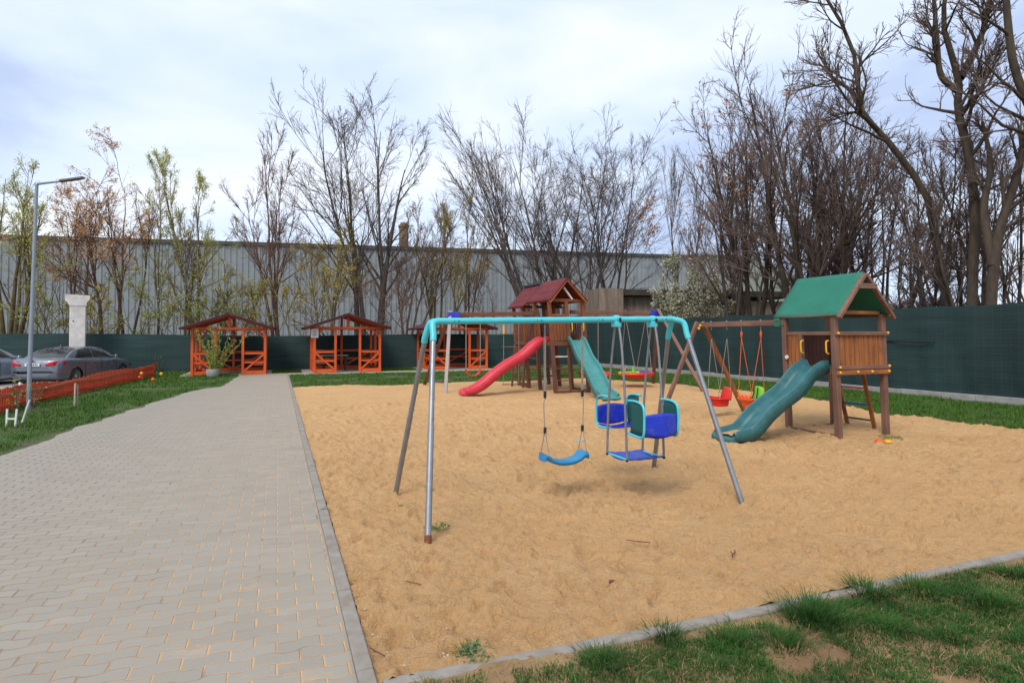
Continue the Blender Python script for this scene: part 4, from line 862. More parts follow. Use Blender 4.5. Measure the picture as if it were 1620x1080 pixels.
# ---------------------------------------------------------------- street lamp, concrete pillar
lp0 = G(47, 645); lp1 = A3(54, 291, lp0.y)
la = thing('street_lamp', 'slim grey street lamp with one arm, standing in the verge at left', 'street lamp', lp0)
MB().tube([lp0 - Vector((0, 0, .1)), lp0.lerp(lp1, .5), lp1], [.047, .041, .034], 16).build('pole', M['lamp_pole'], la, world=True)
MB().tube([lp0 + Vector((0, 0, -.05)), lp0 + Vector((0, 0, .05))], .062, 16).build('base', M['lamp_pole'], la, world=True)
a1 = A3(96, 285, lp0.y); a2 = A3(128, 280, lp0.y)
MB().tube([lp1 - Vector((0, 0, .02)), lp1 + Vector((.03, 0, .02)), a1], [.035, .03, .022], 10).build('arm', M['lamp_pole'], la, world=True)
hd = MB(); hd.sweep(lambda f: [(-.08 * (1 - .5 * abs(f - .4)), -.015), (-.05, .03), (.05, .03), (.08 * (1 - .5 * abs(f - .4)), -.015), (0, -.035)], [a1 - Vector((.05, 0, .0)), a1.lerp(a2, .3), a1.lerp(a2, .7), a2], (0, 1, 0), close=True)
hd.f.append((0, 1, 2, 3, 4)); hd.f.append((15, 16, 17, 18, 19)); hd.build('lamp_head', plain('dark_lamp_head', (.10, .09, .085), .5), la, world=True, bevel=.004)
cp_ = ray_b(123, 28.3); cp = thing('concrete_pillar', 'whitewashed concrete pillar with a corbelled head behind the grey car', 'pillar', cp_, R(33)); zt_ = 1.65 + (532 - 468) / 950 * cp_.y
b = MB(); b.box(-.28, .28, -.28, .3, -.3, zt_ - .42)
prof = [(-.285, zt_ - .418), (.285, zt_ - .418), (.30, zt_ - .28), (.40, zt_ - .15), (.40, zt_), (-.42, zt_ + .03), (-.42, zt_ - .22), (-.36, zt_ - .27)]
b.add([(x, -.3, z) for x, z in prof] + [(x, .3, z) for x, z in prof], [tuple(range(8)), tuple(range(15, 7, -1))] + [(i, (i + 1) % 8 + 0, (i + 1) % 8 + 8, i + 8) for i in range(8)])
b.build('shaft', M['concrete_w'], cp, bevel=.02); MB().lathe([(.001, 0), (.03, 0), (.03, .01)], 8, 'y', (-.15, -.312, zt_ - 1.1)).build('hole', M['black'], cp)
rim = MB(); rim.box(-.39, .39, -.28, .28, zt_ + .032, zt_ + .06); rim.build('moss_cap', plain('brown_moss', (.12, .07, .03), .9, 0, .5, 20), cp)

# ---------------------------------------------------------------- cars
def car(label, x, y, rz, paint, group):
    r_ = thing('parked_car', label, 'car', (x, y, -.2), rz, group)
    tab = np.array([(-2.46, .60, .38, .72, .74), (-2.44, .74, .33, .84, .88), (-2.36, .84, .28, .94, 1.00), (-2.2, .885, .24, .985, 1.055), (-1.9, .915, .21, 1.0, 1.08), (-1.4, .925, .19, .99, 1.06), (-.5, .93, .18, .95, 1.0), (.8, .93, .18, .92, .97), (1.2, .925, .18, .90, .99), (1.7, .91, .19, .84, .95), (2.1, .87, .21, .76, .86), (2.32, .79, .25, .66, .74), (2.42, .66, .30, .58, .62), (2.46, .52, .36, .52, .54)])
    ys = np.concatenate([np.linspace(-2.46, -2.1, 9), np.linspace(-2.0, 1.9, 40), np.linspace(1.98, 2.46, 10)]); val = [np.interp(ys, tab[:, 0], tab[:, k]) for k in range(1, 5)]
    b = MB(); vs = []; n = 0
    for i, yy in enumerate(ys):
        w, zb, zs, zt = (v[i] for v in val); half = [(0, zb), (w * .85, zb), (w * .97, zb + .06), (w, zb + .20), (w * 1.0, .52), (w * .985, zs - .10), (w * .965, zs - .045), (w * .945, zs - .01), (w * .88, zs + (zt - zs) * .45), (w * .6, zt - .004), (0, zt + .01)]
        ring = [(x, yy, z) for x, z in half] + [(-x, yy, z) for x, z in half[-2:0:-1]]; n = len(ring); vs += ring
    m = len(ys); fs = [(i * n + k, i * n + (k + 1) % n, (i + 1) * n + (k + 1) % n, (i + 1) * n + k) for i in range(m - 1) for k in range(n)] + [tuple(range(n)), tuple((m - 1) * n + k for k in range(n))[::-1]]
    b.add(vs, fs); body = b.build('body', M[paint], r_, sharp=28)
    # wheel arches cut out
    cut = MB()
    for yy in (-1.48, 1.48): cut.lathe([(.0001, -1.2), (.365, -1.2), (.365, 1.2), (.0001, 1.2)], 32, 'x', (0, yy, .33))
    co = cut.build('cutter', M['black']); md = body.modifiers.new('arch', 'BOOLEAN'); md.object = co; md.solver = 'EXACT'; co.parent = r_
    bpy.context.view_layer.update(); dg = bpy.context.evaluated_depsgraph_get(); me = bpy.data.meshes.new_from_object(body.evaluated_get(dg)); body.modifiers.clear(); body.data = me; me.name = 'body'; bpy.data.objects.remove(co)
    # cabin
    ct = np.array([(-1.92, .80, .79, 1.03), (-1.6, .81, .72, 1.20), (-1.3, .82, .665, 1.33), (-1.0, .82, .63, 1.405), (-.6, .82, .61, 1.45), (-.2, .82, .60, 1.462), (.15, .82, .60, 1.45), (.45, .82, .615, 1.395), (.8, .815, .66, 1.25), (1.1, .80, .72, 1.09), (1.3, .78, .76, .97)])
    cb = lambda yy: [float(np.interp(yy, ct[:, 0], ct[:, k])) for k in (1, 2, 3)]
    def cab(yy, s_):      # s_ 0..1 belt to roof edge
        bw, tw_, zt = cb(yy); z0 = .93; zt -= .035; s2 = s_; return (bw + (tw_ - bw) * s2 + .018 * math.sin(math.pi * s2), yy, z0 + (zt - z0) * s2)
    def top(yy, q):       # q -1..1 across roof
        bw, tw_, zt = cb(yy); return (tw_ * q, yy, zt - .035 * abs(q) ** 3 + .0)
    c = MB(); yy_ = np.linspace(-1.92, 1.3, 40)
    c.grid(lambda u, v: top(yy_[0] + u * (yy_[-1] - yy_[0]), 2 * v - 1), 40, 10)
    for sg in (-1, 1): c.grid(lambda u, v: tuple(a * b_ for a, b_ in zip(cab(yy_[0] + u * (yy_[-1] - yy_[0]), v), (sg, 1, 1))), 40, 6)
    c.build('cabin', M[paint], r_, sharp=50)
    for sg in (-1, 1):
        for (y0, y1, f0, f1) in ((-1.42, -.34, .34, 1), (-.27, .92, 1, .30)):
            def wf(u, v):
                yy = y0 + (y1 - y0) * u; hi = .93 if (y0 > -1) else .93; lo = .22
                if y0 < -1: hi = lo + (.93 - lo) * min(1, .12 + (u / .42)) if u < .42 else .93
                else: hi = lo + (.93 - lo) * min(1, .03 + ((1 - u) / .5)) if u > .5 else .93
                p = cab(yy, lo + (hi - lo) * v); return (sg * (p[0] + .008), p[1], p[2])
            MB().grid(wf, 18, 6).build('window', M['glass'], r_)
    MB().grid(lambda u, v: (lambda p: (p[0], p[1] - .006, p[2] + .010))(top(-1.84 + u * .84, (2 * v - 1) * (.90 - .04 * u))), 12, 8).build('rear_window', M['glass'], r_)
    MB().grid(lambda u, v: (lambda p: (p[0], p[1] + .006, p[2] + .010))(top(.42 + u * .80, (2 * v - 1) * .92)), 12, 8).build('windscreen', M['glass'], r_)
    for sg in (-1, 1):
        MB().sweep([(-.05, -.05), (-.05, .05), (.05, .06), (.05, -.04)], [(sg * .84, .92, 1.02), (sg * .95, .90, 1.03), (sg * 1.03, .88, 1.03)], (0, 1, 0), close=True).build('wing_mirror', M[paint], r_, solid=.03)
        for yy in (-.45, .45): MB().box(sg * .925 - .012, sg * .925 + .012, yy - .10, yy + .10, .80, .825).build('door_handle', M[paint], r_, bevel=.004)
        tl_ = MB(); tl_.grid(lambda u, v: (lambda f: (sg * (.44 + .47 * u - .03 * max(0, u - .72) * 2), -2.475 + .02 * u + max(0, u - .55) ** 1.5 * 1.3, .775 + .02 * u + (.05 + .10 * min(1, u * 2.2) - .05 * max(0, u - .7)) * v))(0), 14, 5); tl_.build('taillight', M['taillight'], r_, solid=.03)
        MB().grid(lambda u, v: (sg * (.5 + .33 * u), 2.43 - .20 * u ** 2, .60 + .12 * v), 8, 3).build('headlight', M['glass'], r_, solid=.02)
    for yy in (-1.48, 1.48):
        for sg in (-1, 1):
            wh = MB().lathe([(.22, -.11), (.30, -.11), (.33, -.09), (.335, 0), (.33, .09), (.30, .11), (.22, .11)], 32, 'x', (sg * .80, yy, .33)); wo = wh.build('wheel', M['tyre'], r_)
            rm = MB(); rm.lathe([(.225, .10), (.235, .112), (.215, .10), (.20, .04)], 32, 'x', (sg * .80, yy, .33)) if sg > 0 else rm.lathe([(.225, -.10), (.235, -.112), (.215, -.10), (.20, -.04)], 32, 'x', (sg * .80, yy, .33))
            for k in range(10): a = k * math.pi / 5; rm.beam((sg * .885, yy + .04 * math.cos(a), .33 + .04 * math.sin(a)), (sg * .895, yy + .215 * math.cos(a), .33 + .215 * math.sin(a)), .028, .03, (1, 0, 0))
            rm.ball((sg * .885, yy, .33), .045, 6); rm.build('rim', M['alloy'], wo)
            MB().lathe([(.001, 0), (.21, 0), (.21, .01)], 24, 'x', (sg * .83, yy, .33)).build('brake_disc', M['black'], wo)
    pl = MB().box(-.26, .26, -2.497, -2.485, .76, .87); po_ = pl.build('number_plate', M['white'], r_); q = MB()
    for k in range(7): q.box(-.19 + k * .058, -.155 + k * .058, -2.5, -2.498, .785, .845)
    q.build('plate_marks', M['black'], po_)
    MB().lathe([(.001, 0), (.04, 0), (.04, .012)], 14, 'y', (0, -2.475, .95)).build('badge', M['glass'], r_)
    MB().box(-.60, .60, -2.25, -2.0, .18, .27).build('rear_valance', M['black'], r_); MB().box(-.80, .80, -1.9, 1.9, .15, .24).build('underbody', M['black'], r_)
    for sg in (-1, 1):
        for yy in (-.98, .02, 1.0): MB().tube([(sg * .928, yy, .30), (sg * .931, yy, .55), (sg * .925, yy + .01, .84), (sg * .90, yy + .02, .93)], .006, 5).build('door_seam', M['black'], r_)
    MB().beam((0, -.9, 1.43), (0, -1.02, 1.50), .03, .03).build('antenna', M[paint], r_)
    return r_
car('dark grey saloon car parked behind the orange fence, seen from its rear right', -17.62, 24.4, R(3), 'carpaint', 'cars in the parking lot')
car('silver blue car at the left picture edge beside the grey saloon', -20.4, 22.8, R(4), 'carpaint2', 'cars in the parking lot')

# ---------------------------------------------------------------- buildings behind
t = NT('corrugated_metal'); v = t.map(); n_ = t.ramp(t.noise(t.map((.05, .05, .3)), 6, 4), .3, .7); q = t.noise(t.map((1.2, 1, .02)), 2.2, 3)
c = t.mix(n_, (.215, .235, .25), (.275, .29, .30)); c = t.mix(t.math('MULTIPLY', t.ramp(q, .5, .7), .5), c, (.17, .18, .19)); m_corr = t.fin(c, .55)
p0 = Vector(((-60 - 810) / F_PX * 48, 48, 0)); p1 = Vector(((1175 - 810) / F_PX * 74, 74, 0)); d_ = p1 - p0; Lw = d_.length; ang = math.atan2(d_.y, d_.x)
p0 = p0 - d_.normalized() * 20; Lw += 20
wh = thing('warehouse', 'long grey corrugated metal warehouse behind the bare trees', 'warehouse', p0, ang)
Hw0, Hw1 = 9.2, 11.2; b = MB(); nrib = int(Lw / .5); prof = []
for i in range(nrib):
    x = i * .5; prof += [(x, 0), (x + .25, 0), (x + .30, -.07), (x + .45, -.07)]
vs = []
for x, y in prof:
    H_ = Hw0 + (Hw1 - Hw0) * x / Lw
    vs += [(x, y, -.5), (x, y, H_)]
b.add(vs, [(2 * i, 2 * i + 2, 2 * i + 3, 2 * i + 1) for i in range(len(prof) - 1)]); b.build('wall', m_corr, wh, smooth=False)
b = MB(); b.add([(0, -.2, Hw0 - .05), (Lw, -.2, Hw1 - .05), (Lw, -.2, Hw1 + .28), (0, -.2, Hw0 + .28), (0, 30, Hw0 - .05), (Lw, 30, Hw1 - .05), (Lw, 30, Hw1 + .28), (0, 30, Hw0 + .28)], [(0, 1, 2, 3), (4, 7, 6, 5), (3, 2, 6, 7), (0, 4, 5, 1), (1, 5, 6, 2), (0, 3, 7, 4)])
b.build('roof', plain('roof_edge', (.085, .08, .072), .8, 0, .3, 1), wh)
b = MB().box(Lw - .02, Lw + .2, 0, 30, -.5, Hw1 - .06); b.build('wall', m_corr, wh)
cc = A3(638, 386, 72); ch = thing('chimney', 'thin brown brick chimney rising above the warehouse roof', 'chimney', (cc.x, cc.y, 0))
zt_ = A3(638, 352, 72).z; MB().lathe([(.62, 0), (.55, zt_ - .6), (.66, zt_ - .55), (.66, zt_ - .3), (.45, zt_ - .28), (.4, zt_)], 14).build('shaft', plain('brown_brick', (.22, .15, .08), .9, 0, .3, 1.5), ch)
# concrete shed with flat roof
s0 = A3(934, 500, 38); s1 = A3(1245, 500, 40.5); d_ = s1 - s0; Ls = Vector((d_.x, d_.y)).length; sh = thing('concrete_shed', 'stained brown concrete shed with a flat roof beyond the right fence', 'shed', (s0.x, s0.y, 0), math.atan2(d_.y, d_.x))
t = NT('stained_concrete_wall'); st_ = t.noise(t.map((1.2, 1.2, .25)), 2.2, 5); c = t.mix(t.ramp(st_, .35, .65), (.13, .095, .072), (.27, .20, .15)); m_sw = t.fin(c, .9)
b = MB(); b.box(0.3, 1.9, -.8, 4, -.2, 4.65); b.box(1.9, 4.6, 0, 4, -.2, 4.2); b.box(6.0, 9.5, 0, 4, -.2, 4.0); b.box(10.4, Ls, 0, 4, -.2, 4.0); b.box(1.9, Ls, 3.0, 3.99, -.2, 3.9); b.build('wall', m_sw, sh)
b = MB(); b.box(1.905, Ls + .4, -.6, 4.4, 4.25, 4.62); b.build('roof', plain('dark_roof_slab', (.065, .045, .035), .9, 0, .4, 2), sh)
b = MB(); b.box(4.6, 6.0, .6, .7, -.2, 4.2); b.box(9.5, 10.4, .6, .7, -.2, 4.2); split(b, 'doorway', M['black'], sh)
# distant slope
def hill(name, pts_, d, depth, mat):
    vs = []; n = len(pts_)
    for (px, py) in pts_: p = A3(px, py, d); vs.append((p.x, p.y, p.z))
    vs2 = [(x * .8, y - depth, -2) for x, y, z in vs]; V_ = vs2 + vs + [(x * 1.3, y + depth, -2) for x, y, z in vs]
    fs = [(k * n + i, k * n + i + 1, (k + 1) * n + i + 1, (k + 1) * n + i) for k in range(2) for i in range(n - 1)]; return struct(mesh_obj(name, V_, fs, mat))
hill('hill', [(700, 520), (900, 470), (1020, 425), (1100, 400), (1180, 404), (1240, 425), (1300, 455), (1380, 478), (1500, 490), (1700, 495), (2000, 500), (2400, 505)], 150, 40, plain('pale_green_slope', (.15, .165, .13), .95, 0, .3, .12))
hill('hill', [(-900, 505), (-400, 490), (-100, 500), (200, 505), (600, 510), (900, 515)], 260, 60, bpy.data.materials['pale_green_slope'])
# ---------------------------------------------------------------- trees
def bark(name, a, b):
    t = NT(name); f = t.ramp(t.noise(t.map((5, 5, 1.2)), 2, 5), .35, .65); f2 = t.ramp(t.noise(t.map(), .8, 3), .45, .65)
    c = t.mix(f, a, b); c = t.mix(t.math('MULTIPLY', f2, .25), c, (.12, .09, .03)); t.bump(t.noise(t.map((8, 8, 2)), 3, 4), .6, .02); return t.fin(c, .9)
BK = {'grey': bark('grey_brown_bark', (.060, .045, .038), (.135, .105, .088)), 'red': bark('reddish_bark', (.075, .038, .026), (.16, .085, .055)), 'dark': bark('dark_bark', (.028, .019, .015), (.07, .047, .034)), 'olive': bark('olive_bark', (.075, .055, .025), (.16, .12, .045))}
TW = {'grey': plain('grey_twigs', (.16, .12, .11), .9, 0, .3, 2), 'red': plain('reddish_twigs', (.20, .115, .085), .9, 0, .3, 2), 'dark': plain('dark_twigs', (.18, .125, .105), .9, 0, .3, 2), 'olive': plain('olive_twigs', (.25, .19, .08), .9, 0, .3, 2)}
def leafm(name, a, b, c):
    t = NT(name); f = t.ramp(t.noise(t.map(), 1.4, 4), .35, .65); q = t.ramp(t.noise(t.map(), 14, 2), .35, .65); m_ = t.fin(t.mix(t.math('MULTIPLY', q, .5), t.mix(f, a, b), c), .7)
    tr_ = t.n('ShaderNodeBsdfTranslucent'); ms = t.n('ShaderNodeMixShader'); ms.inputs[0].default_value = .4; t.put(t.mix(f, a, b), tr_.inputs[0])
    t.t.links.new(t.b.outputs[0], ms.inputs[1]); t.t.links.new(tr_.outputs[0], ms.inputs[2]); t.t.links.new(ms.outputs[0], t.t.nodes['Material Output'].inputs[0]); return m_
LF = {'tan': leafm('tan_orange_leaves', (.62, .31, .14), (.72, .44, .24), (.62, .5, .25)), 'green': leafm('spring_leaves', (.48, .50, .10), (.58, .56, .16), (.36, .42, .08)), 'olive': leafm('olive_yellow_leaves', (.55, .42, .08), (.62, .50, .11), (.40, .36, .08)),
      'orange': leafm('dry_orange_leaves', (.60, .24, .08), (.66, .3, .12), (.45, .2, .08)), 'white': leafm('white_blossom', (.55, .60, .45), (.72, .74, .66), (.35, .42, .22)), 'bush': leafm('young_bush_leaves', (.26, .40, .05), (.38, .48, .08), (.5, .5, .1))}
def norm(v): return v / np.maximum(np.linalg.norm(v, axis=-1, keepdims=True), 1e-9)
def grow(st, d, L, r0, r1, N, wander, up, rg):
    C = len(st); P = np.zeros((C, N, 3)); P[:, 0] = st; d = norm(d); step = (L / (N - 1))[:, None]
    for i in range(1, N):
        d = norm(d + rg.normal(0, wander, (C, 3)) + np.array([0, 0, up])); P[:, i] = P[:, i - 1] + d * step
    t_ = np.linspace(0, 1, N)[None]; return P, r0[:, None] * (1 - t_) + r1[:, None] * t_
def spawn(P, Rr, k, t0, t1, ang, lf, rf, rg, flat=0.0, Lp=None):
    C, N, _ = P.shape; t_ = rg.uniform(t0, t1, (C, k)); x = t_ * (N - 1); i = np.minimum(x.astype(int), N - 2); f = (x - i)[..., None]; ci = np.arange(C)[:, None]
    pos = P[ci, i] * (1 - f) + P[ci, i + 1] * f; tan = norm(P[ci, i + 1] - P[ci, i]); rad = Rr[ci, i] * (1 - f[..., 0]) + Rr[ci, i + 1] * f[..., 0]
    rnd = rg.normal(size=tan.shape); perp = norm(rnd - tan * (rnd * tan).sum(-1, keepdims=True)); a = rg.normal(ang, .22, t_.shape)[..., None]
    d = tan * np.cos(a) + perp * np.sin(a); L = Lp[:, None] * lf * (1.0 - .55 * t_) * rg.uniform(.55, 1.3, t_.shape)
    return pos.reshape(-1, 3), d.reshape(-1, 3), L.reshape(-1), (rad * rf).reshape(-1)
def tubes(chains, ns):
    Vs, Fs, off = [], [], 0
    for P, Rr, n in zip([c[0] for c in chains], [c[1] for c in chains], ns):
        C, N, _ = P.shape
        if C == 0: continue
        T = np.gradient(P, axis=1); T = norm(T); ref = np.zeros((C, 1, 3)); m = np.abs(T[:, 0, 2]) > .8; ref[:, 0, 2] = ~m; ref[:, 0, 0] = m
        A = norm(np.cross(T, np.broadcast_to(ref, T.shape))); B = np.cross(T, A); an = np.arange(n) * 2 * np.pi / n
        ring = P[:, :, None] + (A[:, :, None] * np.cos(an)[None, None, :, None] + B[:, :, None] * np.sin(an)[None, None, :, None]) * Rr[:, :, None, None]
        Vs.append(ring.reshape(-1, 3)); c, i, k = np.meshgrid(np.arange(C), np.arange(N - 1), np.arange(n), indexing='ij'); b = off + (c * N + i) * n; k2 = (k + 1) % n
        Fs.append(np.stack([b + k, b + k2, b + n + k2, b + n + k], -1).reshape(-1, 4)); off += C * N * n
    return np.concatenate(Vs), np.concatenate(Fs)
def leaves_mesh(pts, n, size, spread, rg):
    idx = rg.integers(0, len(pts), n); c = pts[idx] + rg.normal(0, spread, (n, 3)); u = norm(rg.normal(size=(n, 3))); w = norm(np.cross(u, rg.normal(size=(n, 3)))); s_ = (size * rg.uniform(.6, 1.3, n))[:, None]
    V = np.stack([c - u * s_, c + w * s_ * .5, c + u * s_, c - w * s_ * .5], 1).reshape(-1, 3); return V, np.arange(4 * n).reshape(-1, 4)
def tree(label, base, top_py, spread, stems=2, bk='grey', leaf=None, nleaf=0, lsize=.07, seed=0, k1=12, k2=6, k3=5, k4=2, r=.15, lean=0.0, lf1=.55, group=None, name='bare_tree', poly=None, low=.3, leafzone=None, ang=.52, leaf_low=0.0, crowd=1.0, xr=None, tw_r=.0085, cat='tree', wn1=.055, lf2=.50, lf3=.72):
    rg = np.random.default_rng(seed); base = Vector(base); H = (CAM_H - (top_py - HOR) / F_PX * base.y) if top_py is not None else 8
    root = thing(name, label, cat, base, 0, group)
    if poly is None:
        C = stems; az = rg.uniform(0, 2 * np.pi) + np.arange(C) * 2 * np.pi / C + rg.normal(0, .3, C); sp = spread * rg.uniform(.5, 1.1, C) if C > 1 else np.array([.05])
        d0 = np.stack([np.cos(az) * sp + lean, np.sin(az) * sp * .7, np.ones(C)], 1); st = np.stack([np.cos(az) * r * .6, np.sin(az) * r * .6, np.full(C, -.1)], 1) if C > 1 else np.zeros((1, 3)) - [0, 0, .1]
        Ls = H * 1.0 * rg.uniform(.78, 1.0, C); Ls[0] = H * 1.0; rr0 = np.full(C, r) * rg.uniform(.7, 1.1, C)
        P0, R0 = grow(st, d0, Ls, rr0, rr0 * .10, 14, .05, .03, rg)
    else:
        pls = [[(Vector(p) - base) for p in pl[0]] for pl in poly]; P0 = []; R0 = []; Ls = []
        for pl, (pp_, ra, rb) in zip(pls, poly):
            cc_ = catmull(pl, 8); cc_ = np.array([tuple(c_) for c_ in cc_]); ss = np.linspace(0, len(cc_) - 1, 14); q = np.stack([np.interp(ss, np.arange(len(cc_)), cc_[:, j]) for j in range(3)], 1); P0.append(q); R0.append(np.linspace(1, 0, 14) ** .8 * (ra - rb) + rb); Ls.append(np.linalg.norm(np.diff(q, axis=0), axis=1).sum())
        P0, R0, Ls = np.array(P0), np.array(R0), np.array(Ls); Ls = np.maximum(Ls, .55 * Ls.max())
    s1 = spawn(P0, R0, k1, low, .97, ang, lf1, .55, rg, Lp=Ls); P1, R1 = grow(s1[0], s1[1], s1[2], np.maximum(s1[3], .016), np.full(len(s1[0]), .010), 8, wn1, .035, rg)
    s2 = spawn(P1, R1, k2, .2, .98, .5, lf2, .6, rg, Lp=s1[2]); P2, R2 = grow(s2[0], s2[1], s2[2], np.maximum(s2[3], .013), np.full(len(s2[0]), .008), 5, .10, .035, rg)
    s3 = spawn(P2, R2, k3, .15, 1.0, .5, lf3, .7, rg, Lp=s2[2]); P3, R3 = grow(s3[0], s3[1], np.maximum(s3[2], .25), np.full(len(s3[0]), tw_r), np.full(len(s3[0]), tw_r * .6), 4, .11, .03, rg)
    lv = [P0, P1, P2, P3]
    if k4:
        s4 = spawn(P3, R3, k4, .2, 1.0, .5, .85, .8, rg, Lp=np.maximum(s3[2], .25)); P4, R4 = grow(s4[0], s4[1], np.maximum(s4[2], .15), np.full(len(s4[0]), tw_r * .8), np.full(len(s4[0]), tw_r * .5), 3, .10, .06, rg); lv.append(P4)
    if poly is None:          # fit the grown tree to its own height and crown width
        z = np.concatenate([p[..., 2].ravel() for p in lv[2:]]); yw = base.y + np.concatenate([p[..., 1].ravel() for p in lv[2:]]); g_ = z > .5 * z.max(); sz = np.percentile(((HOR - top_py) / F_PX * yw[g_] + CAM_H) / z[g_], .6)
        for p in lv: p[..., 2] *= sz
        if xr:
            x = np.concatenate([p[..., 0].ravel() for p in lv[2:]]); z = z * sz; up_ = z > .35 * H; lo, hi = np.percentile(x[up_], (1.5, 98.5)); zc_ = np.average(z[up_])
            X0, X1 = ((q - 810) / F_PX * base.y - base.x for q in xr); sx = (X1 - X0) / (hi - lo); sh = ((X0 + X1) / 2 - (lo + hi) / 2 * sx) / zc_
            for p in lv: p[..., 0] = p[..., 0] * sx + p[..., 2] * sh; p[..., 1] *= sx
    V, Fc = tubes([(P0, R0)], [9]); V[:, 2] = np.maximum(V[:, 2], -.4); tr = mesh_obj('trunk', V, Fc, BK[bk], root, True, None)
    V, Fc = tubes([(P1, R1)], [5]); mesh_obj('limb_growth', V, Fc, BK[bk], tr, True, None)
    lst = [(P2, R2), (P3, R3)]; nn_ = [4, 3]
    if k4: lst.append((P4, R4)); nn_.append(3); tips = P4.reshape(-1, 3)
    else: tips = P3.reshape(-1, 3)
    V, Fc = tubes(lst, nn_); mesh_obj('crown', V, Fc, TW[bk], root, True, None)
    if leaf:
        pts = tips
        if leafzone: k = leafzone(pts); pts = pts[k]
        if leaf_low: pts = pts[pts[:, 2] > leaf_low * H]
        if len(pts):
            V, Fc = leaves_mesh(pts, nleaf, lsize, .07, rg); mesh_obj('foliage', V, Fc, LF[leaf], root, False, None)
    return root
def B(px, b): return ray_b(px, b)
def A_(px, a): return ray_a(px, a)
gL = 'bare and budding trees behind the back fence'
tree('olive budding tree at the far left behind the street lamp', B(15, 33), 250, .34, 4, 'olive', 'green', 5200, .045, 1, k1=8, k2=5, k3=4, low=.35, r=.17, group=gL, name='budding_tree', xr=(-70, 108))
tree('tan leaved tree rising tallest between the street lamp arm and the concrete pillar', B(173, 33), 203, .20, 2, 'red', 'tan', 9000, .045, 2, k1=10, k2=6, k3=4, r=.15, group=gL, name='budding_tree', low=.38, xr=(85, 232))
tree('slender red brown tree just right of the tan leaved one', B(199, 34.5), 300, .18, 2, 'red', 'tan', 900, .045, 3, k1=7, k2=5, k3=4, low=.4, r=.11, group=gL, xr=(160, 250))
tree('small reddish tree directly behind the concrete pillar', B(128, 32), 300, .22, 2, 'red', 'tan', 900, .06, 4, k1=8, k2=6, k3=5, r=.09, group=gL, name='budding_tree', lean=.06, xr=(95, 185))
tree('thin greenish tree between the tan tree and the yellow green one', B(246, 34), 282, .18, 2, 'olive', 'green', 1800, .045, 5, k1=7, k2=5, k3=4, low=.38, r=.09, group=gL, name='budding_tree', xr=(215, 275))
tree('yellow green spring tree above the left end of the first shelter', B(318, 33.5), 232, .16, 2, 'olive', 'green', 7000, .042, 6, k1=9, k2=5, k3=4, low=.35, r=.14, group=gL, name='budding_tree', lean=-.02, xr=(255, 352))
tree('thin dark tree leaning left beside the yellow green spring tree', B(292, 32), 330, .2, 2, 'grey', 'green', 600, .05, 7, k1=8, k2=5, k3=5, r=.08, group=gL, lean=-.1, xr=(250, 320))
tree('bare purple brown tree with three stems between the first two shelters', B(440, 32.5), 192, .15, 3, 'red', None, 0, .05, 8, k1=11, k2=7, k3=5, r=.15, group=gL, lean=-.01, low=.3, xr=(358, 492))
tree('small olive yellow tree left of the middle shelter roof', B(515, 33), 290, .26, 3, 'olive', 'olive', 5200, .042, 9, k1=8, k2=5, k3=4, r=.09, group=gL, name='budding_tree', xr=(470, 570))
tree('tallest bare tree, its fan shaped crown above the middle shelter', B(570, 34), 106, .13, 3, 'grey', None, 0, .05, 10, k1=12, k2=6, k3=5, r=.17, group=gL, low=.32, lf1=.52, lean=-.03, xr=(470, 655))
tree('thick straight bare tree just right of the tallest fan crowned one', B(598, 34.5), 128, .10, 2, 'grey', None, 0, .05, 11, k1=13, k2=6, k3=5, r=.24, group=gL, low=.32, lf1=.52, lean=.035, xr=(520, 682))
tree('low olive tinted bush like tree right of the chimney', B(690, 34), 292, .42, 5, 'olive', 'olive', 1700, .05, 12, k1=8, k2=6, k3=5, r=.11, group=gL, name='budding_tree', lean=.05, xr=(650, 770))
tree('slanting thin tree left of the third shelter roof', B(642, 33.5), 318, .30, 4, 'red', None, 0, .05, 13, k1=8, k2=6, k3=5, r=.10, group=gL, lean=.1, xr=(600, 735))
tree('orange tinged shrubby tree between the third shelter and the red roofs', B(735, 38), 290, .34, 4, 'red', 'olive', 1500, .05, 14, k1=8, k2=6, k3=5, r=.09, group=gL, name='budding_tree', xr=(690, 790))
tree('spreading bare tree leaning left behind the red tower roofs', B(866, 36), 175, .30, 4, 'grey', None, 0, .05, 15, k1=12, k2=7, k3=5, r=.17, group=gL, lean=-.16, low=.28, xr=(712, 905))
tree('upright bare tree right above the red tower roofs', B(885, 38), 160, .22, 4, 'grey', None, 0, .05, 16, k1=12, k2=7, k3=5, r=.16, group=gL, lean=-.02, xr=(790, 960))
tree('bare forked tree between the red roofs and the concrete shed', B(930, 36), 172, .22, 3, 'grey', None, 0, .05, 17, k1=12, k2=7, k3=5, r=.15, group=gL, lean=.0, xr=(860, 1030))
tree('bare tree with a patch of dry orange leaves above the concrete shed', B(968, 38), 185, .28, 4, 'grey', 'orange', 900, .09, 18, k1=11, k2=7, k3=5, r=.15, group=gL, lean=.03, leafzone=lambda p: (p[:, 2] > 9) & (p[:, 2] < 11.5) & (p[:, 0] > 1.0), xr=(890, 1070))
tree('thin bare tree above the blossoming shrub', B(1088, 35), 232, .24, 3, 'grey', None, 0, .05, 19, k1=10, k2=7, k3=5, r=.11, group=gL, lean=-.08, xr=(1035, 1140))
tree('low scrubby bare tree behind the first shelter roof', B(362, 31.5), 410, .4, 5, 'olive', 'green', 900, .05, 50, k1=7, k2=6, k3=5, r=.05, group=gL, name='budding_tree'); 
gS = 'low shrubs behind the back fence'
k = 0
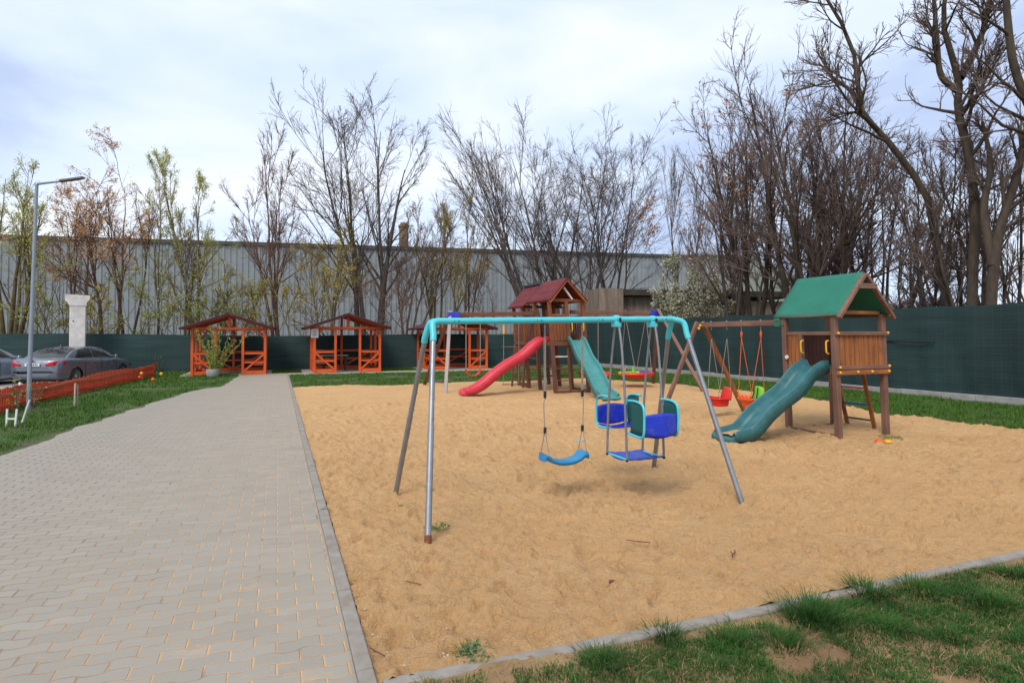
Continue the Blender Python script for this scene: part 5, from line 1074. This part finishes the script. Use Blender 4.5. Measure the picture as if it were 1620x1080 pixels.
for px, b_, tp, lf, lab in ((60, 31, 400, 'bush', 'green leafed shrub behind the fence right of the lamp pole'), (150, 31, 430, 'olive', 'brown green shrub behind the fence right of the concrete pillar'), (232, 31, 420, 'bush', 'round green shrub behind the fence left of the first shelter'), (275, 31.5, 405, 'white', 'pale blossoming shrub beside the roof of the first shelter'),
                            (420, 31, 440, 'olive', 'low yellowish shrub between the first and middle shelters'), (480, 31, 395, 'olive', 'olive shrub left of the middle shelter roof'), (620, 31.5, 440, None, 'leafless shrub right of the middle shelter'), (790, 34, 430, None, 'leafless shrub left of the red tower roofs'), (540, 31.5, 380, None, 'leafless shrub behind the middle shelter roof'), (350, 31, 440, 'bush', 'small green shrub above the first shelter roof'), (100, 32, 385, None, 'brown leafless shrub behind the concrete pillar')):
    k += 1; tree(lab, B(px, b_), tp, .5, 5, 'olive' if lf else 'red', lf, 900 if lf else 0, .05, 200 + k, k1=4, k2=4, k3=4, k4=1, r=.03, group=gS, name='shrub', lf1=.5, cat='shrub')
# right-hand wood
gR = 'bare trees behind the right fence'
tree('bare tree with sparse dry leaves left of the green canopy', A_(1182, 20.5), 128, .22, 3, 'dark', 'orange', 260, .11, 20, k1=12, k2=7, k3=5, r=.19, group=gR, lean=-.05, lf1=.55, xr=(1078, 1265))
tree('slender dark tree standing before the concrete shed', A_(1160, 19), 215, .18, 2, 'dark', 'orange', 120, .10, 21, k1=11, k2=7, k3=5, r=.13, group=gR, xr=(1085, 1235))
tree('wide many stemmed bare tree directly above the green canopy', A_(1290, 20), 35, .24, 4, 'dark', None, 0, .05, 22, k1=12, k2=6, k3=5, r=.20, group=gR, lean=-.07, lf1=.55, low=.25, xr=(1160, 1410))
tree('dark bare tree just right of the green canopy ridge', A_(1325, 22), 90, .2, 3, 'dark', None, 0, .05, 23, k1=9, k2=6, k3=5, r=.15, group=gR, lean=-.03, xr=(1230, 1420))
def pp(px, py, d): return A3(px, py, d)
d17 = A_(1510, 18.6).y
tree('large crooked tree whose trunk bends left across the sky', A_(1512, 18.6), None, .2, 1, 'dark', None, 0, .05, 24, k1=12, k2=5, k3=4, k4=1, r=.3, group=gR, lf1=.26, wn1=.12, lf2=.6, low=.42, ang=.8,
     poly=[([pp(1512, 560, d17), pp(1500, 480, d17), pp(1484, 400, d17), pp(1474, 320, d17), pp(1440, 262, d17), pp(1395, 205, d17), pp(1370, 178, d17), pp(1362, 130, d17), pp(1352, 60, d17), pp(1318, 0, d17), pp(1300, -40, d17)], .125, .03),
           ([pp(1370, 178, d17), pp(1350, 140, d17 + .3), pp(1325, 122, d17 + .5), pp(1300, 95, d17 + .8)], .07, .025), ([pp(1395, 205, d17), pp(1365, 178, d17 - .4), pp(1345, 175, d17 - .6)], .07, .02)])
d18 = A_(1540, 18.3).y
tree('large straight tree forking high up near the right picture edge', A_(1538, 18.3), None, .2, 1, 'dark', None, 0, .05, 25, k1=11, k2=6, k3=4, k4=1, r=.3, group=gR, lf1=.26, wn1=.12, lf2=.6, low=.35, ang=.75,
     poly=[([pp(1535, 560, d18), pp(1540, 440, d18), pp(1546, 330, d18), pp(1535, 230, d18), pp(1521, 172, d18), pp(1524, 130, d18), pp(1512, 80, d18), pp(1500, 30, d18), pp(1508, -40, d18)], .145, .05),
           ([pp(1521, 140, d18), pp(1495, 115, d18), pp(1490, 60, d18), pp(1484, -30, d18)], .10, .04), ([pp(1526, 120, d18), pp(1550, 75, d18), pp(1568, 30, d18 - .3), pp(1580, -30, d18 - .5)], .11, .04),
           ([pp(1528, 172, d18), pp(1552, 150, d18 - .3), pp(1562, 125, d18 - .5), pp(1552, 75, d18 - .7)], .07, .025)])
d19 = A_(1572, 17.9).y
tree('leaning tree whose upper trunk runs out of the right picture edge', A_(1570, 17.9), None, .2, 1, 'dark', None, 0, .05, 26, k1=11, k2=6, k3=4, k4=1, r=.3, group=gR, lf1=.28, wn1=.12, lf2=.6, low=.3, ang=.7,
     poly=[([pp(1562, 560, d19), pp(1572, 440, d19), pp(1582, 370, d19), pp(1606, 300, d19), pp(1622, 240, d19), pp(1645, 150, d19), pp(1660, 60, d19)], .145, .06), ([pp(1572, 420, d19), pp(1560, 330, d19 + .3), pp(1572, 260, d19 + .5), pp(1560, 190, d19 + .7)], .12, .04)])
dd = 15.5
tree('trunk entering from the top right corner of the picture', pp(1700, 560, dd) * Vector((1, 1, 0)), None, .2, 1, 'dark', None, 0, .05, 27, k1=9, k2=6, k3=4, k4=1, r=.3, group=gR, lf1=.26, wn1=.12, lf2=.6, low=.3, ang=.8,
     poly=[([pp(1700, 560, dd), pp(1690, 400, dd), pp(1672, 250, dd), pp(1635, 165, dd), pp(1612, 100, dd), pp(1603, 20, dd), pp(1600, -60, dd)], .13, .07)])
# thicket: two dozen similar trees nobody could tell apart, in three rows
rr_ = random.Random(31); gT = 'dense brown thicket behind the right fence'; protos = []
for j in range(6):
    p_ = A_(1230 + j * 60, 22); h_ = rr_.uniform(200, 250)
    protos.append(tree('thin bare tree in the dense brown thicket behind the right fence', p_, h_, .16, 2 + j % 2, 'dark', None, 0, .05, 300 + j, k1=8, k2=6, k3=5, k4=2, r=.095, group=gT, low=.30, lf1=.34, name='thicket_tree', lean=rr_.uniform(-.05, .05)))
for i in range(15):
    px = 1165 + i * 35 + rr_.uniform(-12, 12); a = rr_.choice((19.5, 21.5, 24, 27)) + rr_.uniform(-.8, .8)
    if px < 1260: a = max(a, 25)
    src = protos[rr_.randrange(6)]; c = copy_tree(src); p_ = A_(px, a); c.location = p_; c.rotation_euler = (0, 0, rr_.uniform(0, 6.28)); s_ = (CAM_H + (532 - rr_.uniform(180, 280)) / F_PX * p_.y) / (CAM_H + (532 - 238) / F_PX * src.location.y); s_ = max(.5, min(s_, 1.9)); c.scale = (s_, s_, s_)
# undergrowth beyond the right fence
u0 = tree('low brown scrub bush behind the right fence', A_(1300, 19.2), 455, .6, 6, 'dark', None, 0, .05, 400, k1=8, k2=6, k3=5, k4=1, r=.03, group='scrub bushes behind the right fence', name='scrub_bush', lf1=.5, low=.1, cat='bush')
for i in range(7):
    c = copy_tree(u0); px = 1270 + i * 55 + rr_.uniform(-10, 10); p_ = A_(px, 18.6 + rr_.uniform(0, 3)); c.location = p_; c.rotation_euler = (0, 0, rr_.uniform(0, 6.28)); s_ = rr_.uniform(.8, 1.25) * (1.0 if px > 1250 else 1.2); c.scale = (s_, s_, s_)
# blossoming shrub in front of the concrete shed
tree('white blossoming shrub in front of the concrete shed', A_(1080, 18.3), 400, .32, 6, 'olive', 'white', 5200, .055, 41, k1=9, k2=7, k3=6, k4=1, r=.06, name='blossoming_shrub', lf1=.45, low=.15, cat='shrub', xr=(1035, 1128))
tree('smaller pale blossoming shrub left of the green canopy', A_(1135, 19), 430, .35, 4, 'olive', 'white', 1500, .05, 42, k1=8, k2=6, k3=5, k4=1, r=.05, name='blossoming_shrub', lf1=.45, low=.15, cat='shrub')
# budding bush in front of the first shelter, in its tub
bp = S(-2.9, 24.9); bu = thing('budding_bush', 'sprawling yellow green budding bush in front of the first shelter', 'bush', bp)
rg = np.random.default_rng(77); C = 26; az = rg.uniform(0, 6.28, C); sp = rg.uniform(.15, .95, C); d0 = np.stack([np.cos(az) * sp, np.sin(az) * sp * .6, np.ones(C)], 1)
P0, R0 = grow(np.zeros((C, 3)) + rg.normal(0, .06, (C, 3)) * [1, 1, 0], d0, rg.uniform(.9, 2.3, C), np.full(C, .022), np.full(C, .010), 8, .07, .0, rg)
V, Fc = tubes([(P0, R0)], [5]); mesh_obj('stems', V, Fc, TW['olive'], bu, True, None)
V, Fc = leaves_mesh(P0[:, 1:].reshape(-1, 3), 1500, .045, .045, rg); mesh_obj('foliage', V, Fc, LF['bush'], bu, False, None)
pt = thing('plant_pot', 'rounded grey stone plant pot at the foot of the budding bush', 'pot', bp + Vector((.05, -.25, 0))); MB().lathe([(.001, 0), (.20, 0), (.27, .17), (.24, .30), (.20, .30), (.18, .2), (.001, .2)], 16).build('pot_body', M['concrete'], pt)
# young planting in the verge
for i, (px, py, c_, lab) in enumerate(((225, 600, 'yellow', 'yellow tulip left of the end of the orange fence'), (256, 601, 'yellow', 'yellow tulip right of the end of the orange fence'), (243, 612, 'orange', 'orange tulip nearest the path edge'), (222, 608, 'red', 'dark red tulip beside the yellow ones'))):
    p_ = G(px, py + 4); r_ = thing('tulip', lab, 'flower', p_); MB().tube([(0, 0, 0), (.01, 0, .24)], .008, 5).build('stem', m_weed, r_); MB().lathe([(.004, .23), (.045, .27), (.055, .32), (.03, .37)], 8).build('bloom', M[c_], r_)
    b = MB()
    for q in range(4): a = q * 1.6; b.add([(0, 0, 0), (.04 * math.cos(a), .04 * math.sin(a), .1), (.10 * math.cos(a + .2), .10 * math.sin(a + .2), .22), (.03 * math.cos(a + .5), .03 * math.sin(a + .5), .12)], [(0, 1, 2, 3)])
    b.build('leaves', m_weed, r_)
for i, (px, py, h, lab) in enumerate(((252, 588, .9, 'thin sapling beside the end of the orange fence'), (25, 655, .75, 'leafy young shrub at the foot of the orange fence, left of the lamp'), (55, 645, .6, 'low leafy sapling right beside the lamp pole foot'))):
    p_ = G(px, py); rg = np.random.default_rng(90 + i); r_ = thing('sapling', lab, 'sapling', p_); C = 7; az = rg.uniform(0, 6.28, C); sp = rg.uniform(.1, .6, C)
    P0, R0 = grow(np.zeros((C, 3)), np.stack([np.cos(az) * sp, np.sin(az) * sp, np.ones(C)], 1), rg.uniform(.6, 1.1, C) * h, np.full(C, .010), np.full(C, .005), 6, .08, .0, rg); V, Fc = tubes([(P0, R0)], [4]); mesh_obj('stems', V, Fc, TW['red'], r_, True, None)
    V, Fc = leaves_mesh(P0[:, 2:].reshape(-1, 3), (40, 70, 30)[i], .025, .05, rg); mesh_obj('foliage', V, Fc, LF['bush'], r_, False, None)
